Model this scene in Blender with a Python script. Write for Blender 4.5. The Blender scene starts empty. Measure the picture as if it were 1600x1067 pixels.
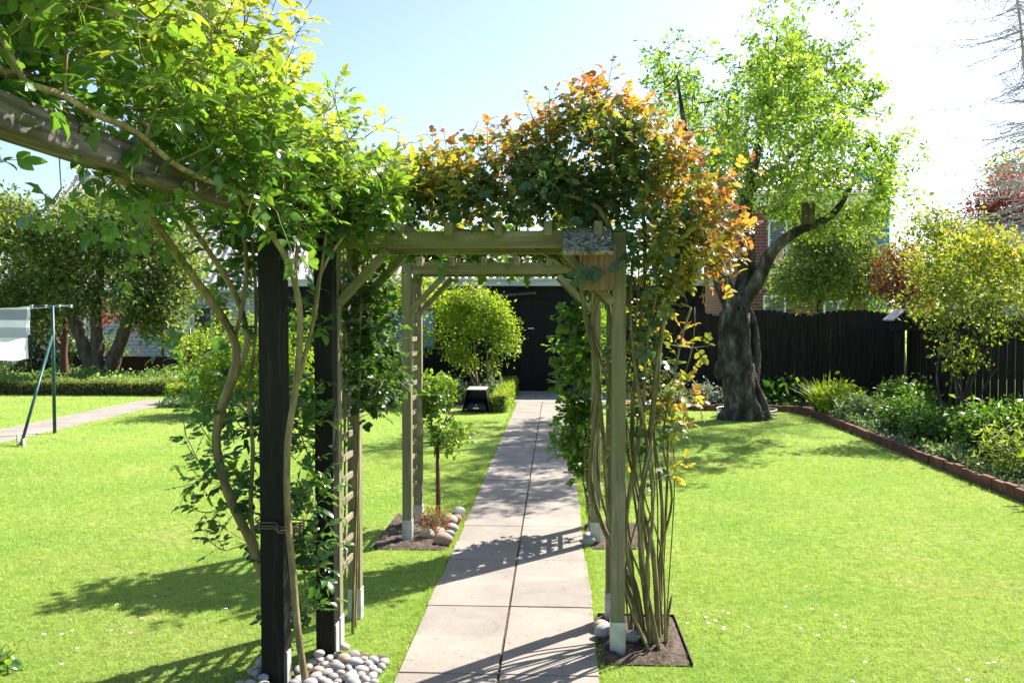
import bpy, math, random
import numpy as np
from mathutils import Vector, Matrix
S = bpy.context.scene
COL = S.collection
RNG = np.random.default_rng(7)
random.seed(7)
PI = math.pi
def A(*v): return np.array(v, float)
def unit(v):
    v = np.asarray(v, float)
    return v / (np.linalg.norm(v, axis=-1, keepdims=True) + 1e-9)

# ------------------------------------------------------------------ camera
CAM_H, FPX = 1.75, 1350.0
YAW, PITCH = math.atan(69 / FPX), math.atan(43.5 / FPX)
cd = bpy.data.cameras.new('camera'); cam = bpy.data.objects.new('camera', cd); COL.objects.link(cam)
cam.location = (0, 0, CAM_H); cam.rotation_euler = (PI / 2 - PITCH, 0, YAW)
cd.sensor_width = 36; cd.lens = 36 * FPX / 1600; cd.clip_end = 2000; cd.clip_start = 0.05
S.camera = cam
ROT = np.array(cam.rotation_euler.to_matrix())
def ray(x, y): return ROT @ A((x - 800) / FPX, (533.5 - y) / FPX, -1)
def G(x, y, z=0):                     # ground point seen at a photo pixel
    r = ray(x, y); t = (z - CAM_H) / r[2]; return A(r[0] * t, r[1] * t, z)
def P(x, y, Y):                       # point at distance Y seen at a photo pixel
    r = ray(x, y); t = Y / r[1]; return A(r[0] * t, Y, CAM_H + r[2] * t)

# ------------------------------------------------------------------ light
SUN_AZ, SUN_EL = math.radians(46), math.radians(45)
w = bpy.data.worlds.new('World'); S.world = w; w.use_nodes = True
nt = w.node_tree; bg = nt.nodes['Background']
sky = nt.nodes.new('ShaderNodeTexSky'); sky.sky_type = 'NISHITA'; sky.sun_disc = False
sky.sun_elevation = SUN_EL; sky.sun_rotation = SUN_AZ; sky.air_density = 0.8; sky.dust_density = 1.3; sky.ozone_density = 1.2
nt.links.new(sky.outputs[0], bg.inputs[0]); bg.inputs[1].default_value = 0.092
sd = bpy.data.lights.new('sun', 'SUN'); sd.energy = 5.0; sd.angle = math.radians(0.53); sd.color = (1, .95, .87)
so = bpy.data.objects.new('sun', sd); COL.objects.link(so); so.location = (8, 8, 12)
sv = Vector((math.sin(SUN_AZ) * math.cos(SUN_EL), math.cos(SUN_AZ) * math.cos(SUN_EL), math.sin(SUN_EL)))
so.rotation_euler = sv.to_track_quat('Z', 'Y').to_euler()
vs = S.view_settings; vs.view_transform = 'Standard'; vs.look = 'None'; vs.gamma = 1; vs.exposure = 1.6
cy = S.cycles; cy.max_bounces = 7; cy.diffuse_bounces = 4; cy.glossy_bounces = 3; cy.transmission_bounces = 6; cy.transparent_max_bounces = 8
cy.use_adaptive_sampling = True; cy.adaptive_threshold = 0.015; cy.use_denoising = True; cy.sample_clamp_indirect = 6
cy.caustics_reflective = False; cy.caustics_refractive = False

# ------------------------------------------------------------------ materials
def mat(name):
    m = bpy.data.materials.new(name); m.use_nodes = True
    t = m.node_tree; return m, t, t.nodes['Principled BSDF'], t.nodes['Material Output']
def nd(t, kind, **kw):
    n = t.nodes.new('ShaderNode' + kind)
    for k, v in kw.items():
        if k.startswith('i_'): n.inputs[k[2:].replace('_', ' ')].default_value = v
        else: setattr(n, k, v)
    return n
def ramp(t, fac, stops):
    r = nd(t, 'ValToRGB'); e = r.color_ramp.elements
    while len(e) < len(stops): e.new(0.5)
    for k, (p, c) in enumerate(stops): e[k].position = p; e[k].color = (*c, 1)
    t.links.new(fac, r.inputs[0]); return r.outputs[0]
def coords(t, scale=(1, 1, 1)):
    c = nd(t, 'TexCoord'); mp = nd(t, 'Mapping'); mp.inputs['Scale'].default_value = scale
    t.links.new(c.outputs['Object'], mp.inputs[0]); return mp.outputs[0]
def noise(t, co, scale, detail=4, rough=.55, dist=0):
    n = nd(t, 'TexNoise'); n.inputs['Scale'].default_value = scale; n.inputs['Detail'].default_value = detail
    n.inputs['Roughness'].default_value = rough; n.inputs['Distortion'].default_value = dist
    t.links.new(co, n.inputs['Vector']); return n.outputs['Fac']
def bump(t, b, h, strength=.3, dist=.01):
    n = nd(t, 'Bump'); n.inputs['Strength'].default_value = strength; n.inputs['Distance'].default_value = dist
    t.links.new(h, n.inputs['Height']); t.links.new(n.outputs[0], b.inputs['Normal'])
def mixc(t, fac, a, b, mode='MIX'):
    n = nd(t, 'MixRGB', blend_type=mode)
    if isinstance(fac, (int, float)): n.inputs[0].default_value = fac
    else: t.links.new(fac, n.inputs[0])
    for k, v in ((1, a), (2, b)):
        if isinstance(v, tuple): n.inputs[k].default_value = (*v, 1)
        else: t.links.new(v, n.inputs[k])
    return n.outputs[0]
def simple(name, stops, scale=(1, 1, 1), ns=6, rough=.7, bs=.3, bd=.01, detail=6, spec=.3, metal=0, fine=0):
    m, t, b, o = mat(name); co = coords(t, scale)
    f = noise(t, co, ns, detail, .6); c = ramp(t, f, stops); t.links.new(c, b.inputs['Base Color'])
    b.inputs['Roughness'].default_value = rough; b.inputs['Specular IOR Level'].default_value = spec; b.inputs['Metallic'].default_value = metal
    if bs: bump(t, b, noise(t, co, fine or ns * 2.5, detail, .65), bs, bd)
    return m
def grey(a): return (a, a, a)
def leafmat(name, stops, trans=.5, rough=.42, yellow=(1.35, 1.25, .45), spec=.45):
    m, t, b, o = mat(name)
    at = nd(t, 'Attribute', attribute_name='tint')
    c = ramp(t, at.outputs['Fac'], stops)
    t.links.new(c, b.inputs['Base Color']); b.inputs['Roughness'].default_value = rough; b.inputs['Specular IOR Level'].default_value = spec
    tr = nd(t, 'BsdfTranslucent'); t.links.new(mixc(t, 1, c, yellow, 'MULTIPLY'), tr.inputs[0])
    mx = nd(t, 'MixShader'); mx.inputs[0].default_value = trans
    t.links.new(b.outputs[0], mx.inputs[1]); t.links.new(tr.outputs[0], mx.inputs[2]); t.links.new(mx.outputs[0], o.inputs[0])
    return m
def wood(name, stops, axis, rough=.75, bs=.5, ns=5, moss=None):
    sc = [14, 14, 14]; sc['xyz'.index(axis)] = .9
    m, t, b, o = mat(name); co = coords(t, tuple(sc))
    f = noise(t, co, ns * .35, 8, .65, .4); c = ramp(t, f, stops)
    if moss:
        g = noise(t, coords(t), 3.2, 5, .6)
        gm = ramp(t, g, [(.42, grey(0)), (.62, grey(1))]); c = mixc(t, gm, c, moss)
    t.links.new(c, b.inputs['Base Color']); b.inputs['Roughness'].default_value = rough; b.inputs['Specular IOR Level'].default_value = .25
    bump(t, b, noise(t, co, ns, 6, .7), bs, .006); return m

M = {}
ARCHW = [(.3, (.11, .092, .055)), (.5, (.21, .18, .115)), (.7, (.31, .275, .19))]
for ax in 'xyz': M['arch_' + ax] = wood('greened_timber_' + ax, ARCHW, ax, moss=(.165, .165, .075))
for ax in 'yz':  M['black_' + ax] = wood('black_stained_timber_' + ax, [(.3, (.0035, .003, .003)), (.55, (.007, .006, .006)), (.75, (.034, .029, .028))], ax, rough=.6, bs=1, ns=9)
M['beam'] = wood('weathered_grey_timber', [(.3, (.03, .024, .02)), (.5, (.085, .072, .065)), (.72, (.20, .182, .17))], 'y', ns=7)
M['shoe'] = simple('galvanised_shoe', [(.35, (.30, .30, .29)), (.65, (.52, .51, .5))], ns=9, rough=.5, bs=.15, metal=.25)
M['fence'] = wood('dark_brown_fence_timber', [(.3, (.006, .0045, .004)), (.5, (.016, .011, .009)), (.72, (.042, .029, .023))], 'z', rough=.75, bs=.9)
M['fence_x'] = wood('dark_brown_rail_timber', [(.3, (.008, .006, .005)), (.6, (.02, .014, .012)), (.8, (.035, .026, .02))], 'x', rough=.7)
M['garage'] = wood('black_boarding', [(.3, (.003, .0025, .003)), (.6, (.006, .005, .006)), (.8, (.012, .010, .011))], 'z', rough=.65)
M['fascia'] = simple('pale_metal_fascia', [(.4, (.42, .45, .47)), (.6, (.52, .55, .57))], ns=3, rough=.45, bs=.05)
M['slab'] = None
M['soil'] = simple('soil', [(.3, (.05, .035, .025)), (.5, (.11, .08, .058)), (.7, (.2, .15, .115))], ns=22, rough=.95, bs=1, bd=.03, fine=60)
M['edging'] = simple('black_plastic_edging', [(.4, (.012, .012, .012)), (.6, (.03, .03, .03))], ns=8, rough=.6, bs=.1)
M['kerb_brick'] = simple('red_brown_edging', [(.35, (.09, .035, .028)), (.55, (.15, .06, .045)), (.7, (.22, .11, .085))], ns=7, rough=.85, bs=.5, fine=40)
M['kerb_dark'] = simple('dark_brown_board', [(.35, (.025, .014, .01)), (.65, (.06, .03, .022))], ns=6, rough=.85)
M['bark_apple'] = simple('apple_bark', [(.3, (.018, .014, .011)), (.45, (.055, .045, .036)), (.57, (.125, .107, .09)), (.70, (.30, .28, .25))], scale=(1, 1, .5), ns=6, rough=.95, bs=1, bd=.09, fine=22)
M['bark'] = simple('grey_brown_bark', [(.3, (.045, .033, .022)), (.7, (.15, .115, .08))], scale=(1, 1, .4), ns=9, rough=.9, bs=.8, bd=.02, fine=30)
M['bark_tan'] = simple('tan_vine_bark', [(.3, (.10, .075, .035)), (.48, (.21, .165, .08)), (.66, (.36, .29, .16))], scale=(1, 1, .35), ns=16, rough=.8, bs=.6, bd=.008, fine=60)
M['cane'] = simple('olive_rose_cane', [(.32, (.06, .05, .022)), (.5, (.15, .135, .05)), (.66, (.29, .25, .13))], scale=(1, 1, .3), ns=22, rough=.7, bs=.5, bd=.006, fine=50)
M['twig_grey'] = simple('grey_larch_twigs', [(.3, (.3, .28, .31)), (.7, (.44, .41, .45))], ns=6, rough=.9, bs=0)
M['rust'] = simple('rusty_pole', [(.3, (.08, .03, .02)), (.7, (.17, .075, .045))], ns=20, rough=.8)
M['green_metal'] = simple('dark_green_metal', [(.4, (.012, .05, .045)), (.6, (.02, .08, .07))], ns=10, rough=.4, bs=.05)
M['wire'] = simple('grey_green_wire', [(.4, (.26, .29, .26)), (.6, (.4, .42, .38))], ns=10, rough=.5, bs=0, metal=.5)
M['rope'] = simple('brown_rope', [(.3, (.09, .06, .035)), (.7, (.22, .16, .10))], scale=(1, 1, 6), ns=40, rough=.95, bs=.8)
M['pebble'] = simple('pale_pebble', [(.3, (.20, .185, .175)), (.5, (.33, .31, .30)), (.7, (.47, .45, .44))], ns=9, rough=.75, bs=.15, fine=45)
M['pebble_tan'] = simple('tan_cobble', [(.3, (.24, .17, .12)), (.5, (.37, .29, .21)), (.7, (.5, .42, .33))], ns=12, rough=.75, bs=.2, fine=45)
M['pebble_grey'] = simple('grey_cobble', [(.3, (.13, .13, .14)), (.5, (.24, .235, .235)), (.7, (.36, .34, .33))], ns=12, rough=.75, bs=.2, fine=45)
M['pebble_red'] = simple('reddish_cobble', [(.3, (.2, .11, .08)), (.5, (.31, .19, .145)), (.7, (.42, .3, .24))], ns=12, rough=.75, bs=.2, fine=45)
M['nest'] = wood('larch_box_timber', [(.3, (.085, .052, .03)), (.5, (.20, .118, .068)), (.68, (.34, .21, .125))], 'z', ns=8)
M['black_plastic'] = simple('black_plastic', [(.4, (.008, .008, .009)), (.6, (.016, .016, .018))], ns=8, rough=.35, bs=.02)
M['shed_grey'] = simple('grey_plastic_roof', [(.4, (.3, .28, .26)), (.6, (.42, .4, .38))], ns=8, rough=.6, bs=.05)
M['white'] = simple('white_paint', [(.4, (.72, .72, .72)), (.6, (.8, .8, .8))], ns=5, rough=.5, bs=.03)
M['glass'] = simple('dark_window_glass', [(.4, (.03, .045, .06)), (.6, (.07, .09, .11))], ns=1.3, rough=.06, bs=0, spec=.8)
M['blue_reflection'] = simple('painted_blue_reflection', [(.4, (.10, .2, .5)), (.6, (.28, .4, .72))], ns=4, rough=.3, bs=0)  # blue reflection of the garage panes, painted in as their colour
M['orange'] = simple('orange_window_picture', [(.4, (.5, .25, .12)), (.6, (.75, .55, .4))], ns=4, rough=.5, bs=0)
M['concrete'] = simple('concrete', [(.4, (.2, .19, .18)), (.6, (.3, .29, .28))], ns=8, rough=.9)
M['bluewall'] = simple('blue_cladding', [(.4, (.03, .14, .42)), (.6, (.05, .2, .5))], ns=3, rough=.6, bs=0)
M['greyroof'] = simple('grey_sheet_roof', [(.4, (.28, .27, .29)), (.6, (.38, .37, .38))], ns=5, rough=.7, bs=.1)
M['purple'] = simple('purple_peg_plastic', [(.4, (.09, .03, .22)), (.6, (.13, .05, .3))], ns=5, rough=.4, bs=0)
M['peg_blue'] = simple('blue_peg_plastic', [(.4, (.05, .12, .4)), (.6, (.08, .18, .5))], ns=5, rough=.4, bs=0)

def brickmat(name, c1, c2, mortar, sx=1, ms=.012):
    m, t, b, o = mat(name); c = nd(t, 'TexCoord'); sp = nd(t, 'SeparateXYZ'); cb = nd(t, 'CombineXYZ')
    t.links.new(c.outputs['Object'], sp.inputs[0])
    ad = nd(t, 'Math', operation='ADD'); t.links.new(sp.outputs[0], ad.inputs[0]); t.links.new(sp.outputs[1], ad.inputs[1])
    t.links.new(ad.outputs[0], cb.inputs[0]); t.links.new(sp.outputs[2], cb.inputs[1])
    br = nd(t, 'TexBrick'); t.links.new(cb.outputs[0], br.inputs['Vector'])
    br.inputs['Color1'].default_value = (*c1, 1); br.inputs['Color2'].default_value = (*c2, 1); br.inputs['Mortar'].default_value = (*mortar, 1)
    br.inputs['Scale'].default_value = 1; br.inputs['Brick Width'].default_value = .25 * sx; br.inputs['Row Height'].default_value = .075 * sx; br.inputs['Mortar Size'].default_value = ms
    t.links.new(br.outputs[0], b.inputs['Base Color']); b.inputs['Roughness'].default_value = .85
    bump(t, b, br.outputs[1], -.4, .01); return m
M['brick_white'] = brickmat('white_painted_brick', (.62, .62, .64), (.56, .57, .6), (.36, .37, .4), 1.6, .02)
M['brick_red'] = brickmat('red_brick', (.2, .05, .035), (.14, .035, .028), (.22, .16, .14), 1.5, .016)
def tilemat(name, c1, c2, dark):
    m, t, b, o = mat(name); c = nd(t, 'TexCoord')
    wv = nd(t, 'TexWave', wave_type='BANDS', bands_direction='X'); wv.inputs['Scale'].default_value = 1.25
    t.links.new(c.outputs['Object'], wv.inputs['Vector'])
    w2 = nd(t, 'TexWave', wave_type='BANDS', bands_direction='Y', wave_profile='SAW'); w2.inputs['Scale'].default_value = 1.1
    t.links.new(c.outputs['Object'], w2.inputs['Vector'])
    f = noise(t, c.outputs['Object'], 3, 4)
    col = ramp(t, f, [(.35, c1), (.65, c2)])
    gap = ramp(t, wv.outputs['Fac'], [(.18, grey(1)), (.42, grey(0))])
    col = mixc(t, gap, col, dark); t.links.new(col, b.inputs['Base Color']); b.inputs['Roughness'].default_value = .6
    ad = nd(t, 'Math', operation='ADD'); t.links.new(wv.outputs['Fac'], ad.inputs[0]); t.links.new(w2.outputs['Fac'], ad.inputs[1])
    bump(t, b, ad.outputs[0], .8, .06); return m
M['tile_pink'] = tilemat('weathered_pink_tiles', (.66, .55, .52), (.74, .63, .60), (.58, .45, .42))
M['tile_red'] = tilemat('red_brown_tiles', (.46, .36, .33), (.55, .44, .4), (.15, .07, .055))

def lawnmat(name, blade):
    m, t, b, o = mat(name); c = nd(t, 'TexCoord')
    f1 = noise(t, c.outputs['Object'], .9, 5, .6); f2 = noise(t, c.outputs['Object'], 14, 6, .7)
    col = ramp(t, f1, [(.3, (.25, .40, .075)), (.5, (.33, .46, .09)), (.7, (.40, .49, .12))])
    dry = noise(t, c.outputs['Object'], .55, 6, .7); col = mixc(t, ramp(t, dry, [(.52, grey(0)), (.70, grey(.8))]), col, (.46, .46, .17))
    cl = noise(t, c.outputs['Object'], 3.5, 3, .6); col = mixc(t, ramp(t, cl, [(.58, grey(0)), (.7, grey(.5))]), col, (.14, .32, .07))
    if blade:
        at = nd(t, 'Attribute', attribute_name='tint')
        col = mixc(t, .45, col, ramp(t, at.outputs['Fac'], [(0, (.29, .43, .09)), (.6, (.36, .50, .115)), (.93, (.43, .52, .16)), (1, (.56, .54, .30))]))
        tr = nd(t, 'BsdfTranslucent'); t.links.new(mixc(t, 1, col, (1.2, 1.15, .6), 'MULTIPLY'), tr.inputs[0])
        b.inputs['Roughness'].default_value = .45; b.inputs['Specular IOR Level'].default_value = .35
        mx = nd(t, 'MixShader'); mx.inputs[0].default_value = .4
        t.links.new(col, b.inputs['Base Color']); t.links.new(b.outputs[0], mx.inputs[1]); t.links.new(tr.outputs[0], mx.inputs[2]); t.links.new(mx.outputs[0], o.inputs[0])
    else:
        col = mixc(t, ramp(t, f2, [(.35, grey(.75)), (.65, grey(0))]), col, (.10, .17, .015))
        t.links.new(col, b.inputs['Base Color']); b.inputs['Roughness'].default_value = .9; b.inputs['Specular IOR Level'].default_value = .1
        bump(t, b, noise(t, c.outputs['Object'], 60, 6, .8), 1, .03)
    return m
M['lawn'] = lawnmat('lawn_ground', False); M['blade'] = lawnmat('grass_blades', True)
def slabmat():
    m, t, b, o = mat('concrete_slab'); c = nd(t, 'TexCoord')
    at = nd(t, 'Attribute', attribute_name='tint')
    f1 = noise(t, c.outputs['Object'], 2.2, 6, .65); f2 = noise(t, c.outputs['Object'], 90, 4, .7)
    col = ramp(t, f1, [(.3, (.19, .165, .14)), (.5, (.255, .225, .19)), (.7, (.31, .28, .24))])
    col = mixc(t, .35, col, ramp(t, at.outputs['Fac'], [(0, (.19, .17, .15)), (1, (.32, .275, .225))]))
    col = mixc(t, ramp(t, f2, [(.36, grey(.55)), (.5, grey(0))]), col, (.2, .18, .16))
    st = noise(t, c.outputs['Object'], 5, 8, .8, 1.2); col = mixc(t, ramp(t, st, [(.3, grey(.5)), (.42, grey(0))]), col, (.17, .165, .12))
    sp = noise(t, c.outputs['Object'], 26, 3, .5); col = mixc(t, ramp(t, sp, [(.66, grey(0)), (.70, grey(.65))]), col, (.12, .11, .09))
    li = noise(t, c.outputs['Object'], 13, 5, .75); col = mixc(t, ramp(t, li, [(.64, grey(0)), (.69, grey(.5))]), col, (.36, .35, .3))
    ed = noise(t, c.outputs['Object'], 1.3, 7, .75, 1.5); col = mixc(t, ramp(t, ed, [(.56, grey(0)), (.66, grey(.45))]), col, (.15, .13, .11))
    t.links.new(col, b.inputs['Base Color']); b.inputs['Roughness'].default_value = .9; b.inputs['Specular IOR Level'].default_value = .2
    bump(t, b, f2, .5, .005); return m
M['slab'] = slabmat()
def lichen():
    m, t, b, o = mat('lichened_felt_roof'); co = coords(t)
    base = ramp(t, noise(t, co, 10, 5), [(.35, (.035, .045, .05)), (.65, (.075, .09, .095))])
    v = nd(t, 'TexVoronoi'); v.inputs['Scale'].default_value = 70; t.links.new(co, v.inputs['Vector'])
    n2 = noise(t, co, 16, 3, .6); n3 = noise(t, co, 48, 4, .75)
    f = nd(t, 'Math', operation='MULTIPLY'); t.links.new(ramp(t, n2, [(.36, grey(0)), (.44, grey(1))]), f.inputs[0]); t.links.new(ramp(t, n3, [(.42, grey(0)), (.52, grey(1))]), f.inputs[1])
    col = mixc(t, f.outputs[0], base, ramp(t, n3, [(.45, (.2, .19, .10)), (.7, (.36, .36, .30))])); t.links.new(col, b.inputs['Base Color'])
    b.inputs['Roughness'].default_value = .9; bump(t, b, f.outputs[0], .5, .004); return m
M['lichen'] = lichen()
def towelmat():
    m, t, b, o = mat('striped_towel'); c = nd(t, 'TexCoord'); sp = nd(t, 'SeparateXYZ'); t.links.new(c.outputs['Object'], sp.inputs[0])
    col = ramp(t, sp.outputs[2], [(0, (.70, .72, .76))]); r = [n for n in t.nodes if n.type == 'VALTORGB'][-1].color_ramp
    mr = nd(t, 'MapRange'); mr.inputs[1].default_value = -.75; mr.inputs[2].default_value = 0; t.links.new(sp.outputs[2], mr.inputs[0])
    rn = [n for n in t.nodes if n.type == 'VALTORGB'][-1]; t.links.new(mr.outputs[0], rn.inputs[0]); r.interpolation = 'CONSTANT'
    W, Gy, Gd = (.74, .76, .80, 1), (.42, .45, .52, 1), (.30, .33, .40, 1)
    e = r.elements; e[0].position = 0; e[0].color = (.74, .75, .8, 1)
    while len(e) < 6: e.new(.9)
    for k, (p, cc) in enumerate([(0, (.70, .72, .78, 1)), (.36, W), (.40, Gy), (.60, W), (.74, Gd), (.95, W)]): e[k].position = p; e[k].color = cc
    t.links.new(col, b.inputs['Base Color']); b.inputs['Roughness'].default_value = .95
    tr = nd(t, 'BsdfTranslucent'); t.links.new(col, tr.inputs[0]); mx = nd(t, 'MixShader'); mx.inputs[0].default_value = .35
    t.links.new(b.outputs[0], mx.inputs[1]); t.links.new(tr.outputs[0], mx.inputs[2]); t.links.new(mx.outputs[0], o.inputs[0])
    bump(t, b, noise(t, coords(t), 120, 3), .4, .003); return m
M['towel'] = towelmat()
# leaves: tint 0 = mature inner leaf, 1 = youngest leaf
M['l_vine'] = leafmat('climber_leaves', [(0, (.045, .125, .045)), (.4, (.11, .23, .045)), (.75, (.23, .35, .055)), (1, (.36, .40, .10))], rough=.27, spec=.65)
M['l_red'] = leafmat('coppery_rose_leaves', [(0, (.06, .13, .075)), (.28, (.11, .17, .05)), (.48, (.31, .33, .05)), (.74, (.40, .26, .075)), (1, (.36, .13, .075))], rough=.33, yellow=(1.3, 1.15, .55))
M['l_dark'] = leafmat('dark_rose_leaves', [(0, (.025, .075, .025)), (.5, (.065, .15, .03)), (1, (.28, .34, .045))], rough=.3)
M['l_mid'] = leafmat('green_rose_leaves', [(0, (.045, .12, .025)), (.6, (.13, .26, .035)), (1, (.27, .39, .05))], rough=.32)
M['l_apple'] = leafmat('apple_leaves', [(0, (.10, .21, .045)), (.5, (.24, .38, .065)), (.9, (.36, .44, .09)), (1, (.62, .62, .55))], rough=.42)
M['l_willow'] = leafmat('pear_leaves', [(0, (.05, .10, .028)), (.5, (.14, .21, .055)), (1, (.29, .35, .12))], rough=.5)
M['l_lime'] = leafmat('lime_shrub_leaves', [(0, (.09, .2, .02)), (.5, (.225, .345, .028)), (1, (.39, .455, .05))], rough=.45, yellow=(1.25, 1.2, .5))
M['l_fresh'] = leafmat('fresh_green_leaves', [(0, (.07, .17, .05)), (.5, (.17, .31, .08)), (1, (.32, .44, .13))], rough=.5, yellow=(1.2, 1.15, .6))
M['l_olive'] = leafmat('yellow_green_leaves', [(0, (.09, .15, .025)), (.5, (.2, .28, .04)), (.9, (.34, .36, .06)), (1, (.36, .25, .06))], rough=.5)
M['l_bed'] = leafmat('perennial_leaves', [(0, (.02, .07, .018)), (.5, (.06, .15, .03)), (1, (.17, .28, .05))], rough=.35)
M['l_silver'] = leafmat('silver_leaves', [(0, (.12, .17, .16)), (.5, (.25, .31, .29)), (1, (.45, .5, .46))], trans=.2, rough=.6)
M['l_blue'] = leafmat('blue_green_leaves', [(0, (.05, .11, .05)), (.5, (.11, .19, .09)), (1, (.22, .31, .14))], trans=.3, rough=.5)
M['l_conifer'] = leafmat('conifer_needles', [(0, (.012, .03, .01)), (.6, (.03, .06, .018)), (1, (.08, .11, .03))], trans=.15, rough=.6)
M['l_rust'] = leafmat('copper_beech_leaves', [(0, (.06, .02, .018)), (.5, (.14, .05, .03)), (1, (.26, .11, .05))], rough=.5, yellow=(1.3, .9, .6))
M['l_pink'] = leafmat('purple_leaves', [(0, (.11, .03, .03)), (.5, (.24, .08, .075)), (1, (.36, .16, .14))], rough=.5, yellow=(1.2, .9, .8))
M['l_photinia'] = leafmat('red_young_leaves', [(0, (.10, .09, .03)), (.3, (.28, .07, .035)), (1, (.48, .12, .07))], rough=.4, yellow=(1.2, .9, .7))
M['l_far'] = leafmat('distant_leaves', [(0, (.08, .14, .04)), (.5, (.17, .25, .07)), (1, (.29, .36, .12))], rough=.6)
M['l_flower'] = leafmat('flowering_tuft_leaves', [(0, (.05, .12, .03)), (.5, (.16, .2, .05)), (.75, (.45, .05, .05)), (1, (.55, .1, .08))], rough=.5, yellow=(1, .9, .8))
M['stemgreen'] = simple('green_stem', [(.3, (.09, .14, .025)), (.7, (.19, .2, .05))], ns=12, rough=.6, bs=0)

# ------------------------------------------------------------------ object helpers
ORG = {}
def setp(o, label, cat, group=None, kind=None):
    if label: o['label'] = label
    if cat: o['category'] = cat
    if group: o['group'] = group
    if kind: o['kind'] = kind
    return o
def thing(name, label, cat, loc=(0, 0, 0), group=None):
    o = bpy.data.objects.new(name, None); COL.objects.link(o); o.location = loc; o.empty_display_size = .1
    ORG[o.name] = np.array(loc, float); return setp(o, label, cat, group)
def link(name, me, mats, parent=None, loc=None, bevel=0):
    o = bpy.data.objects.new(name, me); COL.objects.link(o)
    for m in (mats if isinstance(mats, (list, tuple)) else [mats]): me.materials.append(m)
    if parent is not None: o.parent = parent; ORG[o.name] = ORG[parent.name]
    else:
        ORG[o.name] = np.zeros(3) if loc is None else np.array(loc, float); o.location = ORG[o.name]
    if bevel:
        b = o.modifiers.new('bevel', 'BEVEL'); b.width = bevel; b.segments = 2; b.limit_method = 'ANGLE'; b.angle_limit = .6
    return o
class MB:
    def __init__(s): s.v = []; s.f = []; s.n = 0; s.mi = []; s.tint = []
    def add(s, v, f, mi=0, tint=.5):
        v = np.asarray(v, float).reshape(-1, 3); s.v.append(v)
        s.f += [tuple(i + s.n for i in q) for q in f]; s.mi += [mi] * len(f); s.n += len(v); s.tint += [tint] * len(v)
    def box(s, lo, hi, mi=0, tint=.5, R=None, piv=None):
        (a, b, c), (d, e, g) = lo, hi
        v = A(a,b,c, d,b,c, d,e,c, a,e,c, a,b,g, d,b,g, d,e,g, a,e,g).reshape(-1, 3)
        if R is not None: v = (v - piv) @ R.T + piv
        s.add(v, [(0,3,2,1), (4,5,6,7), (0,1,5,4), (1,2,6,5), (2,3,7,6), (3,0,4,7)], mi, tint)
    def bar(s, p, q, wx, wz, up=(0, 0, 1), mi=0):           # a box from p to q
        p, q = A(*p), A(*q); d = unit(q - p); sd_ = unit(np.cross(d, A(*up))); u = np.cross(sd_, d)
        a, b = sd_ * wx / 2, u * wz / 2
        s.add([p-a-b, p+a-b, p+a+b, p-a+b, q-a-b, q+a-b, q+a+b, q-a+b], [(0,3,2,1), (4,5,6,7), (0,1,5,4), (1,2,6,5), (2,3,7,6), (3,0,4,7)], mi)
    def tube(s, pts, rad, k=6, cap=True, mi=0, rough=0, rng=RNG, flute=0):
        pts = np.asarray(pts, float); n = len(pts)
        rad = np.broadcast_to(np.asarray(rad, float), (n,))
        tg = unit(np.gradient(pts, axis=0)); t0 = tg[0]
        nn = unit(np.cross(t0, A(0, 0, 1) if abs(t0[2]) < .9 else A(1, 0, 0))); V = np.zeros((n, k, 3))
        an = np.arange(k) * 2 * PI / k; ca, sa = np.cos(an), np.sin(an)
        for i in range(n):
            nn = unit(nn - tg[i] * (nn @ tg[i])); bb = np.cross(tg[i], nn)
            r = rad[i] * (1 + (rng.normal(0, rough, k) if rough else 0))
            if flute: z = pts[i][2]; r = r * (1 + flute * (np.sin(4*an + z*1.7) + .8*np.sin(7*an - z*2.3 + 1) + .7*np.sin(11*an + z*3.1 + 2) + .5*np.sin(17*an + 5*np.sin(z*4))))
            V[i] = pts[i] + (ca * r)[:, None] * nn + (sa * r)[:, None] * bb
        f = [(i*k+j, i*k+(j+1) % k, (i+1)*k+(j+1) % k, (i+1)*k+j) for i in range(n - 1) for j in range(k)]
        if cap: f += [tuple(range(k-1, -1, -1)), tuple(range((n-1)*k, n*k))]
        s.add(V.reshape(-1, 3), f, mi)
    def build(s, name, mats, parent=None, loc=None, smooth=False, bevel=0, tint=False):
        v = np.concatenate(s.v) if s.v else np.zeros((0, 3))
        org = ORG[parent.name] if parent is not None else (np.zeros(3) if loc is None else np.array(loc, float))
        me = bpy.data.meshes.new(name); me.from_pydata((v - org).tolist(), [], s.f)
        if s.mi and max(s.mi): me.polygons.foreach_set('material_index', s.mi)
        if smooth: me.polygons.foreach_set('use_smooth', [True] * len(s.f))
        if tint:
            at = me.attributes.new('tint', 'FLOAT', 'POINT'); at.data.foreach_set('value', s.tint)
        me.update(); return link(name, me, mats, parent, loc, bevel)

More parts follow.
